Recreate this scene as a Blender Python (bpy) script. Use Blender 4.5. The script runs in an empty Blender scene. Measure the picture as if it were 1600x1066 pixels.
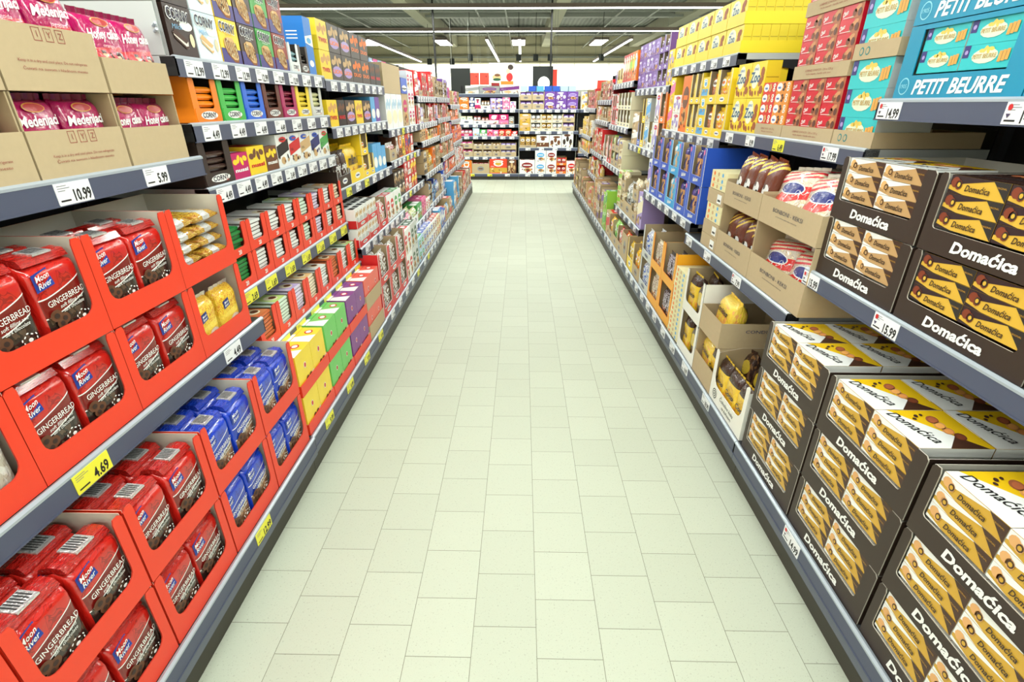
import bpy, math, random
from mathutils import Matrix, Vector, noise
random.seed(7)
C = bpy.context.scene.collection
sc = bpy.context.scene
# ------------------------------------------------------------------ camera, world, light, exposure
F, CX, HZ, H = 785.0, 816.0, 162.0, 1.517
PITCH = math.atan((533 - HZ) / F)
CT, ST = math.cos(PITCH), math.sin(PITCH)
cam = bpy.data.objects.new('camera', bpy.data.cameras.new('camera'))
C.objects.link(cam)
cam.location = (0, 0, H)
cam.rotation_euler = (math.pi / 2 - PITCH, 0, math.atan((CX - 800) / F * CT))
cam.data.sensor_width = 36
cam.data.lens = F / 1600 * 36
cam.data.clip_start = 0.02
sc.camera = cam
sc.view_settings.view_transform = 'Standard'
sc.view_settings.look = 'None'
sc.view_settings.gamma = 1
sc.view_settings.use_curve_mapping = False
sc.view_settings.exposure = 0.2
W = bpy.data.worlds.new('World')
sc.world = W
W.use_nodes = True
W.node_tree.nodes['Background'].inputs[0].default_value = (0.93, 1.0, 0.93, 1)
W.node_tree.nodes['Background'].inputs[1].default_value = 0.9


def area(name, loc, sx, sy, power, rot=(0, 0, 0), col=(0.97, 1, 0.93)):
    l = bpy.data.lights.new(name, 'AREA')
    l.shape = 'RECTANGLE'; l.size = sx; l.size_y = sy; l.energy = power; l.color = col
    o = bpy.data.objects.new(name, l)
    C.objects.link(o); o.location = loc; o.rotation_euler = rot
    return o


LAMP_Z = 3.6
for yy in (-3.6, 0.9, 5.4, 9.9, 14.4, 18.7):
    area('lamp_light', (0, yy, LAMP_Z - 0.012), 18, 0.07, 490)
area('far_wall_fill', (0.5, 32.6, 3.55), 20, 0.25, 600, rot=(math.radians(12), 0, 0))  # added fill without a fixture, makes the far wall glow

# ------------------------------------------------------------------ materials
def lin(c):
    return tuple(((x / 255) / 12.92 if x / 255 <= 0.04045 else ((x / 255 + 0.055) / 1.055) ** 2.4) for x in c[:3]) + (1,)


PAL = {'orange': (238, 120, 30), 'red orange': (226, 66, 36), 'red': (205, 34, 38), 'dark red': (140, 22, 28), 'pink': (236, 120, 170),
       'magenta': (190, 22, 100), 'purple': (112, 70, 160), 'lilac': (170, 150, 210), 'violet': (110, 40, 120), 'blue': (34, 84, 190), 'dark blue': (26, 40, 110),
       'light blue': (90, 170, 225), 'pale blue': (175, 205, 225), 'turquoise': (30, 175, 190), 'green': (70, 160, 80), 'dark green': (30, 80, 50),
       'lime': (150, 205, 70), 'yellow': (242, 208, 40), 'lemon': (225, 225, 60), 'gold': (206, 165, 60), 'cream': (238, 228, 195),
       'white': (236, 238, 236), 'brown': (110, 66, 40), 'dark brown': (55, 40, 34), 'black': (20, 20, 22), 'kraft': (186, 160, 120),
       'tan': (205, 170, 120), 'grey': (140, 142, 142), 'pale grey': (200, 203, 200), 'biscuit': (212, 160, 96)}
MATS = {}


def mat(c, rough=0.5, metal=0.0, coat=0.0, bump=0.0, bscale=40, spec=0.5, emit=0.0, mott=0.0, name=None):
    key = (c if isinstance(c, str) else tuple(c), rough, metal, coat, bump, bscale, spec, emit, mott)
    if key in MATS: return MATS[key]
    m = bpy.data.materials.new(name or ('paint_' + str(c).replace(' ', '_').strip('()')))
    m.use_nodes = True
    nt = m.node_tree; b = nt.nodes['Principled BSDF']
    rgb = lin(PAL[c] if isinstance(c, str) else c)
    b.inputs['Base Color'].default_value = rgb
    b.inputs['Roughness'].default_value = rough
    b.inputs['Metallic'].default_value = metal
    b.inputs['Specular IOR Level'].default_value = spec
    b.inputs['Coat Weight'].default_value = coat
    b.inputs['Coat Roughness'].default_value = 0.12
    if emit:
        b.inputs['Emission Color'].default_value = rgb
        b.inputs['Emission Strength'].default_value = emit
    if bump or mott:
        tc = nt.nodes.new('ShaderNodeTexCoord')
        n = nt.nodes.new('ShaderNodeTexNoise'); n.inputs['Scale'].default_value = bscale; n.inputs['Detail'].default_value = 3
        nt.links.new(tc.outputs['Object'], n.inputs['Vector'])
        if bump:
            bp = nt.nodes.new('ShaderNodeBump'); bp.inputs['Strength'].default_value = bump; bp.inputs['Distance'].default_value = 0.01
            nt.links.new(n.outputs['Fac'], bp.inputs['Height']); nt.links.new(bp.outputs['Normal'], b.inputs['Normal'])
        if mott:
            mx = nt.nodes.new('ShaderNodeMix'); mx.data_type = 'RGBA'
            mx.inputs['A'].default_value = tuple(x * (1 - mott) for x in rgb[:3]) + (1,)
            mx.inputs['B'].default_value = tuple(min(1, x * (1 + mott)) for x in rgb[:3]) + (1,)
            nt.links.new(n.outputs['Fac'], mx.inputs['Factor']); nt.links.new(mx.outputs['Result'], b.inputs['Base Color'])
    MATS[key] = m
    return m


class NT:
    def __init__(s, name, rough=0.5, coat=0.0, spec=0.5):
        s.m = bpy.data.materials.new(name); s.m.use_nodes = True
        s.t = s.m.node_tree; s.b = s.t.nodes['Principled BSDF']
        s.b.inputs['Roughness'].default_value = rough; s.b.inputs['Coat Weight'].default_value = coat
        s.b.inputs['Coat Roughness'].default_value = 0.1; s.b.inputs['Specular IOR Level'].default_value = spec
        s.tc = s.t.nodes.new('ShaderNodeTexCoord')

    def n(s, typ, **kw):
        x = s.t.nodes.new(typ)
        for k, v in kw.items():
            setattr(x, k, v)
        return x

    def math(s, op, a, b=None, c=None):
        x = s.t.nodes.new('ShaderNodeMath'); x.operation = op
        for i, v in enumerate((a, b, c)):
            if v is None: continue
            if isinstance(v, (int, float)): x.inputs[i].default_value = v
            else: s.t.links.new(v, x.inputs[i])
        return x.outputs[0]

    def mix(s, fac, a, b):
        x = s.t.nodes.new('ShaderNodeMix'); x.data_type = 'RGBA'
        for k, v in (('Factor', fac), ('A', a), ('B', b)):
            if isinstance(v, (int, float, tuple)): x.inputs[k].default_value = v
            else: s.t.links.new(v, x.inputs[k])
        return x.outputs['Result']

    def noise(s, vec, scale, detail=3, dist=0.0):
        x = s.t.nodes.new('ShaderNodeTexNoise'); x.inputs['Scale'].default_value = scale; x.inputs['Detail'].default_value = detail
        x.inputs['Distortion'].default_value = dist
        s.t.links.new(vec, x.inputs['Vector'])
        return x.outputs['Fac']

    def bump(s, h, st, dist=0.01):
        x = s.t.nodes.new('ShaderNodeBump'); x.inputs['Strength'].default_value = st; x.inputs['Distance'].default_value = dist
        s.t.links.new(h, x.inputs['Height']); s.t.links.new(x.outputs['Normal'], s.b.inputs['Normal'])

    def color(s, c): s.t.links.new(c, s.b.inputs['Base Color'])


def rgb(c): return lin(PAL[c] if isinstance(c, str) else c)


def regmat(name, base, regions, rough=0.22, coat=0.5, bump=0.5, bscale=14):
    """printed plastic film: flat printed regions in the thing's own 0..1 box (x across, z up)"""
    if name in MATS: return MATS[name]
    s = NT(name, rough, coat)
    sp = s.n('ShaderNodeSeparateXYZ'); s.t.links.new(s.tc.outputs['Generated'], sp.inputs[0])
    x, z = sp.outputs[0], sp.outputs[2]
    col = rgb(base)
    for r in regions:
        k = r[0]; c = rgb(r[-1])
        if k == 'ell':
            _, cx, cz, rx, rz, _c = r
            a = s.math('POWER', s.math('DIVIDE', s.math('SUBTRACT', x, cx), rx), 2)
            b = s.math('POWER', s.math('DIVIDE', s.math('SUBTRACT', z, cz), rz), 2)
            f = s.math('LESS_THAN', s.math('ADD', a, b), 1)
        elif k == 'rect':
            _, x0, x1, z0, z1, _c = r
            f = s.math('MULTIPLY', s.math('MULTIPLY', s.math('GREATER_THAN', x, x0), s.math('LESS_THAN', x, x1)),
                       s.math('MULTIPLY', s.math('GREATER_THAN', z, z0), s.math('LESS_THAN', z, z1)))
        elif k == 'wave':      # everything below a curved line z0 + a*x + b*x^2 and above z1 line
            _, z0, a, b, zt, _c = r
            q = s.math('ADD', s.math('MULTIPLY', x, a), s.math('MULTIPLY', s.math('MULTIPLY', x, x), b))
            f = s.math('MULTIPLY', s.math('LESS_THAN', z, s.math('ADD', q, z0)), s.math('GREATER_THAN', z, s.math('ADD', q, zt)))
        elif k == 'orn':       # printed scroll ornament in a height band
            _, sc_, th, z0, z1, _c = r
            nz = s.noise(s.tc.outputs['Generated'], sc_, 1.5, 1.2)
            f = s.math('MULTIPLY', s.math('LESS_THAN', s.math('ABSOLUTE', s.math('SUBTRACT', nz, 0.5)), th),
                       s.math('MULTIPLY', s.math('GREATER_THAN', z, z0), s.math('LESS_THAN', z, z1)))
        elif k == 'blob':      # printed cookies
            _, sc_, th, z0, z1, _c = r
            nz = s.noise(s.tc.outputs['Generated'], sc_, 1, 0)
            f = s.math('MULTIPLY', s.math('GREATER_THAN', nz, th),
                       s.math('MULTIPLY', s.math('GREATER_THAN', z, z0), s.math('LESS_THAN', z, z1)))
        col = s.mix(f, col, c)
    if isinstance(col, tuple): s.b.inputs['Base Color'].default_value = col
    else: s.color(col)
    s.bump(s.noise(s.tc.outputs['Generated'], bscale, 3, 0.4), bump, 0.012)
    MATS[name] = s.m
    return s.m


# ------------------------------------------------------------------ mesh builder
TXT = {}


def glyphs(t, bold):
    k = (t, bold)
    if k not in TXT:
        cu = bpy.data.curves.new('t', 'FONT'); cu.body = t; cu.resolution_u = 2; cu.offset = bold
        o = bpy.data.objects.new('t', cu); C.objects.link(o)
        me = bpy.data.meshes.new_from_object(o.evaluated_get(bpy.context.evaluated_depsgraph_get()))
        vs = [(v.co.x / 0.7, v.co.y / 0.7) for v in me.vertices]
        fs = [tuple(p.vertices) for p in me.polygons]
        bpy.data.objects.remove(o); bpy.data.curves.remove(cu); bpy.data.meshes.remove(me)
        x0 = min(v[0] for v in vs); x1 = max(v[0] for v in vs)
        TXT[k] = ([(x - (x0 + x1) / 2, y - 0.5) for x, y in vs], fs, x1 - x0)
    return TXT[k]


E = 0.0005


class MB:
    def __init__(s):
        s.v = []; s.f = []; s.mi_ = []; s.mats = []; s.sm = []; s.M = None; s.P = lambda u, v, l: (u, -l * E, v)

    def mi(s, m):
        if m not in s.mats: s.mats.append(m)
        return s.mats.index(m)

    def add(s, pts, faces, m, smooth=False):
        b = len(s.v); k = s.mi(m)
        if s.M is not None: pts = [tuple(s.M @ Vector(p)) for p in pts]
        s.v += pts
        for f in faces:
            s.f.append(tuple(b + i for i in f)); s.mi_.append(k); s.sm.append(smooth)

    def box(s, x0, x1, y0, y1, z0, z1, m, front=None, top=None, side=None, bottom=None):
        p = [(x0, y0, z0), (x1, y0, z0), (x1, y1, z0), (x0, y1, z0), (x0, y0, z1), (x1, y0, z1), (x1, y1, z1), (x0, y1, z1)]
        s.add(p, [(3, 7, 6, 2)], m); b = len(s.v) - 8
        for f, mm in (((0, 1, 5, 4), front), ((4, 5, 6, 7), top), ((0, 4, 7, 3), side), ((1, 2, 6, 5), side), ((3, 2, 1, 0), bottom)):
            s.f.append(tuple(b + i for i in f)); s.mi_.append(s.mi(mm or m)); s.sm.append(False)

    def bev(s, x0, x1, y0, y1, z0, z1, m, r=0.003):
        """box with chamfered edges in the x-z outline"""
        o = [(x0 + r, z0), (x1 - r, z0), (x1, z0 + r), (x1, z1 - r), (x1 - r, z1), (x0 + r, z1), (x0, z1 - r), (x0, z0 + r)]
        s.prism(o, y0, y1, m)

    def prism(s, o, y0, y1, m, edge=None):
        n = len(o)
        s.add([(x, y0, z) for x, z in o] + [(x, y1, z) for x, z in o], [tuple(range(n)), tuple(range(2 * n - 1, n - 1, -1))], m)
        b = len(s.v) - 2 * n; k = s.mi(edge or m)
        for i in range(n):
            j = (i + 1) % n
            s.f.append((b + j, b + i, b + n + i, b + n + j)); s.mi_.append(k); s.sm.append(False)

    def prismx(s, o, x0, x1, m):      # outline in (y, z)
        n = len(o)
        s.add([(x0, y, z) for y, z in o] + [(x1, y, z) for y, z in o],
              [tuple(range(n - 1, -1, -1)), tuple(range(n, 2 * n))] + [(i, (i + 1) % n, n + (i + 1) % n, n + i) for i in range(n)], m)

    # flat artwork on the current surface
    def pol(s, pts, m, l=1): s.add([s.P(u, v, l) for u, v in pts], [tuple(range(len(pts)))], m)
    def rect(s, u0, v0, u1, v1, m, l=1): s.pol([(u0, v0), (u1, v0), (u1, v1), (u0, v1)], m, l)
    def ell(s, u, v, a, b, m, l=1, n=14, rot=0):
        c, q = math.cos(rot), math.sin(rot)
        s.pol([(u + a * math.cos(t) * c - b * math.sin(t) * q, v + a * math.cos(t) * q + b * math.sin(t) * c)
               for t in [2 * math.pi * i / n for i in range(n)]], m, l)

    def txt(s, t, u, v, h, m, l=3, w=None, shear=0.0, rot=0.0, bold=0.0):
        vs, fs, tw = glyphs(t, bold)
        kx = h if w is None else w / tw
        c, q = math.cos(rot), math.sin(rot)
        pts = []
        for x, y in vs:
            a = x * kx + shear * y * h; b = y * h
            pts.append(s.P(u + a * c - b * q, v + a * q + b * c, l))
        s.add(pts, fs, m)

    def front(s, y=0.0): s.P = lambda a, b, l: (a, y - l * E, b)
    def top(s, z, y0=0.0): s.P = lambda a, b, l: (a, y0 + b, z + l * E)
    def left(s, x, d): s.P = lambda a, b, l: (x - l * E, d - a, b)
    def right(s, x): s.P = lambda a, b, l: (x + l * E, a, b)

    def tube(s, a, b, r, m, n=8):
        a = Vector(a); b = Vector(b); d = (b - a).normalized()
        p = d.orthogonal().normalized(); q = d.cross(p)
        ring = [p * math.cos(2 * math.pi * i / n) * r + q * math.sin(2 * math.pi * i / n) * r for i in range(n)]
        s.add([tuple(a + k) for k in ring] + [tuple(b + k) for k in ring],
              [(i, (i + 1) % n, n + (i + 1) % n, n + i) for i in range(n)] + [tuple(range(n - 1, -1, -1)), tuple(range(n, 2 * n))], m)

    def pouch(s, w, h, d, m, e=0.4, n=28, nv=14, wr=0.003, seed=0, base=0.85, tap=0.72, topw=0.97, sealm=None, seal=0.012, y0=0.0):
        """filled bag standing on its base, tapering to a crimped seal at the top"""
        pts = []; rows = []
        def G(t):
            g = 1.0
            if t < 0.08: g = base + (1 - base) * t / 0.08
            if t > tap:
                k = (t - tap) / (1 - tap); g = max(0.05, math.sqrt(max(0, 1 - k ** 2.2)))
            return g
        def X(t): return w / 2 * (1 - 0.03 * math.sin(math.pi * t)) * (1 if t < tap else 1 - (1 - topw) * (t - tap) / (1 - tap))
        for j in range(nv + 1):
            t = j / nv; g = G(t) * d / 2; xw = X(t)
            for i in range(n):
                a = 2 * math.pi * i / n; c, q = math.cos(a), math.sin(a)
                x = xw * math.copysign(abs(c) ** e, c); y = g * math.copysign(abs(q) ** e, q)
                nz = noise.noise(Vector((x * 22 + seed, y * 22, t * h * 24 + seed * 3))) * wr * (0.3 + t)
                pts.append((x + nz * 0.5, y0 + d / 2 + y + nz, t * h))
        fs = []
        for j in range(nv):
            for i in range(n):
                k = (i + 1) % n
                fs.append((j * n + i, j * n + k, (j + 1) * n + k, (j + 1) * n + i))
        s.add(pts, fs, m, True)
        b = len(s.v) - len(pts); k = s.mi(m)
        s.f.append(tuple(b + i for i in range(n - 1, -1, -1))); s.mi_.append(k); s.sm.append(False)
        s.f.append(tuple(b + nv * n + i for i in range(n))); s.mi_.append(k); s.sm.append(False)
        p = 2 / e
        def P(u, v, l):
            t = min(1, max(0, v / h)); g = G(t) * d / 2; r = min(0.999, abs(u) / X(t))
            return (u, y0 + d / 2 - g * (1 - r ** p) ** (1 / p) - 0.0022 - l * E, v)
        s.P = P
        if sealm:
            xw = X(1)
            zz = []
            for i in range(13):
                x = -xw + 2 * xw * i / 12; o = 0.0025 * math.sin(i * 2.1 + seed)
                zz.append((x, y0 + d / 2 + o))
            q = [(x, y - 0.0012, h - 0.004) for x, y in zz] + [(x, y - 0.0012 - 0.004, h + seal) for x, y in zz]
            s.add(q, [(i, i + 1, 14 + i, 13 + i) for i in range(12)], sealm)
            q2 = [(x, y + 0.0005, z) for x, y, z in q]
            s.add(q2, [(i, i + 1, 14 + i, 13 + i) for i in range(12)], sealm)
            s.add([q[0], q[13], q2[13], q2[0]], [(0, 1, 2, 3)], sealm)

    def build(s, name, parent=None):
        me = bpy.data.meshes.new(name)
        me.from_pydata(s.v, [], s.f)
        for m in s.mats: me.materials.append(m)
        me.polygons.foreach_set('material_index', s.mi_)
        me.polygons.foreach_set('use_smooth', s.sm)
        me.update()
        o = bpy.data.objects.new(name, me); C.objects.link(o)
        if parent is not None: o.parent = parent
        return o


def empty(name, loc=(0, 0, 0)):
    o = bpy.data.objects.new(name, None); C.objects.link(o); o.location = loc; o.empty_display_size = 0.05
    return o


KIDS = {}


def copy_tree(o, parent=None):
    c = o.copy(); C.objects.link(c)
    if parent is not None: c.parent = parent
    for ch in KIDS.get(o.name, ()):
        d = ch.copy(); C.objects.link(d); d.parent = c
        for g in KIDS.get(ch.name, ()):
            e = g.copy(); C.objects.link(e); e.parent = d
    return c


def struct(name, mb, parent=None):
    o = mb.build(name, parent)
    if parent is None: o['kind'] = 'structure'
    return o


def thing(o, label, cat, group=None):
    o['label'] = label; o['category'] = cat
    if group: o['group'] = group
    return o


# ------------------------------------------------------------------ floor, ceiling, walls
def floor_mat():
    s = NT('floor_tiles', 0.45, 0.0, 0.22)
    sp = s.n('ShaderNodeSeparateXYZ'); s.t.links.new(s.tc.outputs['Object'], sp.inputs[0])
    cb = s.n('ShaderNodeCombineXYZ')
    s.t.links.new(s.math('SUBTRACT', sp.outputs[1], 0.9637 - 0.1 - 4.0 - 0.0), cb.inputs[0])
    s.t.links.new(s.math('ADD', s.math('SUBTRACT', sp.outputs[0], 0.0575), 4.0), cb.inputs[1])
    br = s.n('ShaderNodeTexBrick'); s.t.links.new(cb.outputs[0], br.inputs['Vector'])
    br.offset = 0.5; br.offset_frequency = 2; br.squash = 1
    br.inputs['Scale'].default_value = 1; br.inputs['Mortar Size'].default_value = 0.0011; br.inputs['Mortar Smooth'].default_value = 0.3
    br.inputs['Brick Width'].default_value = 0.2; br.inputs['Row Height'].default_value = 0.2; br.inputs['Bias'].default_value = 0
    br.inputs['Color1'].default_value = lin((192, 199, 182)); br.inputs['Color2'].default_value = lin((186, 193, 176)); br.inputs['Mortar'].default_value = lin((120, 120, 104))
    f1 = s.math('LESS_THAN', s.noise(s.tc.outputs['Object'], 170, 1), 0.315)
    f2 = s.math('LESS_THAN', s.noise(s.tc.outputs['Object'], 420, 1), 0.33)
    c = s.mix(s.math('MULTIPLY', f1, 0.33), br.outputs['Color'], lin((110, 110, 98)))
    c = s.mix(s.math('MULTIPLY', f2, 0.2), c, lin((110, 110, 98)))
    big = s.noise(s.tc.outputs['Object'], 1.2, 2)
    c = s.mix(s.math('MULTIPLY', big, 0.10), c, lin((190, 190, 172)))
    s.color(c)
    r = s.math('ADD', s.math('MULTIPLY', s.noise(s.tc.outputs['Object'], 6, 3), 0.12), 0.42)
    s.t.links.new(r, s.b.inputs['Roughness'])
    s.bump(s.math('SUBTRACT', 1, br.outputs['Fac']), 0.35, 0.002)
    return s.m


mb = MB(); mb.box(-14, 14, -6, 33.6, -0.1, 0, floor_mat()); struct('floor', mb)


def ceil_mat():
    s = NT('ceiling_sheet', 0.6)
    w = s.n('ShaderNodeTexWave'); w.wave_type = 'BANDS'; w.bands_direction = 'X'; w.inputs['Scale'].default_value = 1.6
    s.t.links.new(s.tc.outputs['Object'], w.inputs['Vector'])
    s.color(s.mix(w.outputs['Fac'], lin((120, 124, 118)), lin((142, 146, 138))))
    s.bump(w.outputs['Fac'], 0.6, 0.05)
    return s.m


CZ = 5.0
mb = MB(); mb.box(-14, 14, -6, 33.6, CZ, CZ + 0.2, ceil_mat()); struct('ceiling', mb)
conc = mat((176, 172, 152), 0.8, mott=0.05, bscale=3)
steel = mat((150, 152, 146), 0.5, 0.3)
mb = MB()
for X in (-9.2, -3.95, 1.3, 6.3, 11.5): mb.box(X - 0.22, X + 0.22, -6, 33.3, 4.45, 4.98, conc)
struct('trim_1', mb)
mb = MB()
for Y in (7.5, 13.0, 18.5, 24.0, 29.5): mb.box(-14, 14, Y - 0.12, Y + 0.12, 4.66, 4.98, steel)
struct('trim_2', mb)
mb = MB()
for Y in (10.2, 12.1, 15.8, 17.0, 21.4, 22.6, 26.6, 27.8):
    mb.box(-14, 14, Y - 0.04, Y + 0.04, 4.50, 4.58, steel)
for X in (-6.4, -1.6, -0.6, 3.4, 4.6): mb.tube((X, -6, 4.4), (X, 33.2, 4.4), 0.03, steel)
struct('trim_3', mb)
beige = mat((196, 188, 160), 0.8, mott=0.04, bscale=2)
wallw = mat((242, 240, 228), 0.7, mott=0.02, bscale=2)
mb = MB(); mb.box(-14, 14, 33.4, 33.6, 0, 3.62, wallw); mb.box(-14, 14, 33.38, 33.6, 3.62, CZ, beige)
for z in (3.66, 4.05, 4.5): mb.box(-14, 14, 33.32, 33.38, z, z + 0.05, mat((150, 144, 122), 0.8))
for x in range(-13, 14, 2): mb.box(x, x + 0.03, 33.36, 33.4, 0.2, CZ, mat((170, 164, 144), 0.8))
struct('wall_back', mb)
mb = MB(); mb.box(-14, 14, 33.22, 33.32, 3.9, 3.98, steel); struct('trim_4', mb)
mb = MB(); mb.box(-14, 14, -6.2, -6, 0, CZ, wallw); struct('wall_front', mb)
mb = MB(); mb.box(-14.2, -14, -6, 33.6, 0, CZ, wallw); struct('wall_left', mb)
mb = MB(); mb.box(14, 14.2, -6, 33.6, 0, CZ, wallw); struct('wall_right', mb)

# ------------------------------------------------------------------ labels bookkeeping
ORD = ['zeroth', 'first', 'second', 'third', 'fourth', 'fifth', 'sixth', 'seventh', 'eighth', 'ninth', 'tenth', 'eleventh', 'twelfth', 'thirteenth',
       'fourteenth', 'fifteenth', 'sixteenth', 'seventeenth', 'eighteenth', 'nineteenth', 'twentieth']
REC = []       # (obj, desc, cat, bay, shelf, along, z, depth)
PR = {}        # proto key -> (builder, desc, category)
ROOT = {}


def proto(key, desc, cat):
    def deco(fn):
        PR[key] = (fn, desc, cat); return fn
    return deco


def spawn(key):
    if key in ROOT: return copy_tree(ROOT[key])
    before = set(bpy.data.objects)
    r = PR[key][0]()
    for o in bpy.data.objects:
        if o not in before and o.parent is not None: KIDS.setdefault(o.parent.name, []).append(o)
    ROOT[key] = r
    return r


class Frame:
    """a slot on a shelf: local -Y looks into the aisle, origin at the slot's front bottom centre"""
    def __init__(s, side, X, Y, z, bay, shelf, off=0.012):
        s.bay, s.shelf, s.side = bay, shelf, side
        if side == 'L': s.m = Matrix.Translation((-(X + off), Y, z)) @ Matrix.Rotation(math.pi / 2, 4, 'Z')
        elif side == 'R': s.m = Matrix.Translation((X + off, Y, z)) @ Matrix.Rotation(-math.pi / 2, 4, 'Z')
        else: s.m = Matrix.Translation((Y, X + off, z))

    def put(s, key, x=0, y=0, z=0, rz=0, rx=0, jit=0.0, ry=0):
        o = spawn(key)
        if jit: rz += random.uniform(-jit, jit)
        o.matrix_world = s.m @ Matrix.Translation((x, y, z)) @ Matrix.Rotation(rz, 4, 'Z') @ Matrix.Rotation(rx, 4, 'X') @ Matrix.Rotation(ry, 4, 'Y')
        p = s.m @ Vector((x, y, z))
        al, de = (p.x, p.y) if s.side == 'E' else (p.y, abs(p.x))
        REC.append((o, PR[key][1], PR[key][2], s.bay, s.shelf, al, p.z, de))
        return o

    def at(s, x=0, y=0, z=0):
        f = Frame.__new__(Frame); f.bay, f.shelf, f.side = s.bay, s.shelf, s.side
        f.m = s.m @ Matrix.Translation((x, y, z)); return f


def cluster(vals, tol):
    u = []
    for v in sorted(vals):
        if not u or v - u[-1] > tol: u.append(v)
    return lambda v: max(i for i, q in enumerate(u) if v >= q - 1e-6), len(u)


def finish_labels():
    groups = {}
    for r in REC: groups.setdefault((r[1], r[3], r[4]), []).append(r)
    for (desc, bay, shelf), rs in groups.items():
        fy, ny = cluster([r[5] for r in rs], 0.025)
        fz, nz = cluster([r[6] for r in rs], 0.007)
        fd, nd = cluster([r[7] for r in rs], 0.02)
        for o, _, cat, _, _, al, z, de in rs:
            forms = []
            for lvl in range(4):
                parts = []
                if ny > 1:
                    i = fy(al) + 1; q = ORD[i] if i <= 20 else str(i) + 'th'
                    parts.append(q + (' from left' if bay.startswith('back') else ' from near end' if lvl < 2 else ' along'))
                if nz > 1:
                    i = fz(z) + 1
                    parts.append(('lower layer', 'upper layer')[i - 1] if nz == 2 else ORD[i] + (' layer up' if lvl < 1 else ' layer'))
                if nd > 1:
                    i = fd(de)
                    parts.append('front' if i == 0 else 'behind' if nd == 2 and lvl > 0 else 'row ' + ['', 'two', 'three', 'four', 'five', 'six', 'seven', 'eight', 'nine', 'ten'][min(9, i)] + (' back' if lvl < 3 else ''))
                forms.append(', '.join([desc] + parts + [shelf + ' of ' + bay] if lvl < 1 else [desc] + parts + [shelf, bay]))
            lab = next((x for x in forms if len(x.split()) <= 16), forms[-1])
            if len(lab.split()) > 16: lab = lab.replace(' shelf up', ' shelf')
            if len(lab.split()) > 16: print('LONG', lab)
            o['label'] = lab; o['category'] = cat
            if len(rs) > 1: o['group'] = desc + ' repeats on ' + shelf + ' of ' + bay


# ------------------------------------------------------------------ paper and board colours
KR = mat((186, 166, 132), 0.75, mott=0.05, bscale=60)
KR2 = mat((168, 148, 114), 0.8)
REDB = mat((232, 62, 34), 0.38)
REDE = mat((196, 48, 30), 0.5)
INNER = mat((214, 208, 194), 0.7)
WHT = mat((240, 242, 240), 0.5)
INK = mat((24, 22, 24), 0.5)
DKB = mat((54, 40, 33), 0.42)
DKE = mat((170, 162, 150), 0.6)
FOIL = mat((225, 225, 225), 0.25, 0.6, bump=0.6, bscale=90)
REDTX = mat((150, 70, 60), 0.7)


def c_(n, r=0.4): return mat(n, r)


def ucut(w, h, lip, post, r, post_r=None, flare=0.0):
    """front panel outline with a rounded opening from the top"""
    pr = post if post_r is None else post_r
    L = -w / 2 + post; R = w / 2 - pr
    o = [(-w / 2, 0), (w / 2, 0), (w / 2, h - 0.008), (w / 2 - 0.008, h), (R + 0.004 + flare, h), (R, h - 0.012)]
    for i in range(5):
        a = math.pi / 2 * i / 4
        o.append((R - r + r * math.cos(a), lip + r - r * math.sin(a)))
    for i in range(5):
        a = math.pi / 2 * i / 4
        o.append((L + r - r * math.sin(a), lip + r - r * math.cos(a)))
    o += [(L, h - 0.012), (L - 0.004 - flare, h), (-w / 2 + 0.008, h), (-w / 2, h - 0.008)]
    return o


def tray_body(mb, w, d, h, mo, mi_, t=0.002, back=None, front_low=None):
    """base, back and two side walls; white or kraft inside"""
    bh = back or h; fh = front_low or h
    mb.box(-w / 2 + t, w / 2 - t, 0.004, d, 0, t, mo, top=mi_)
    mb.box(-w / 2 + t, w / 2 - t, d - t, d, t, bh, mo, front=mi_)
    for sx in (-1, 1):
        xo, xi = sx * w / 2, sx * (w / 2 - t / 2)
        o = [(0.0035, 0), (d, 0), (d, bh), (d * 0.35, bh), (0.0035, fh)]
        mb.prismx(o, min(xo, xi), max(xo, xi), mo)
        mb.prismx([(a, max(b, t)) for a, b in o], min(xi, sx * (w / 2 - t)), max(xi, sx * (w / 2 - t)), mi_)


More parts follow.
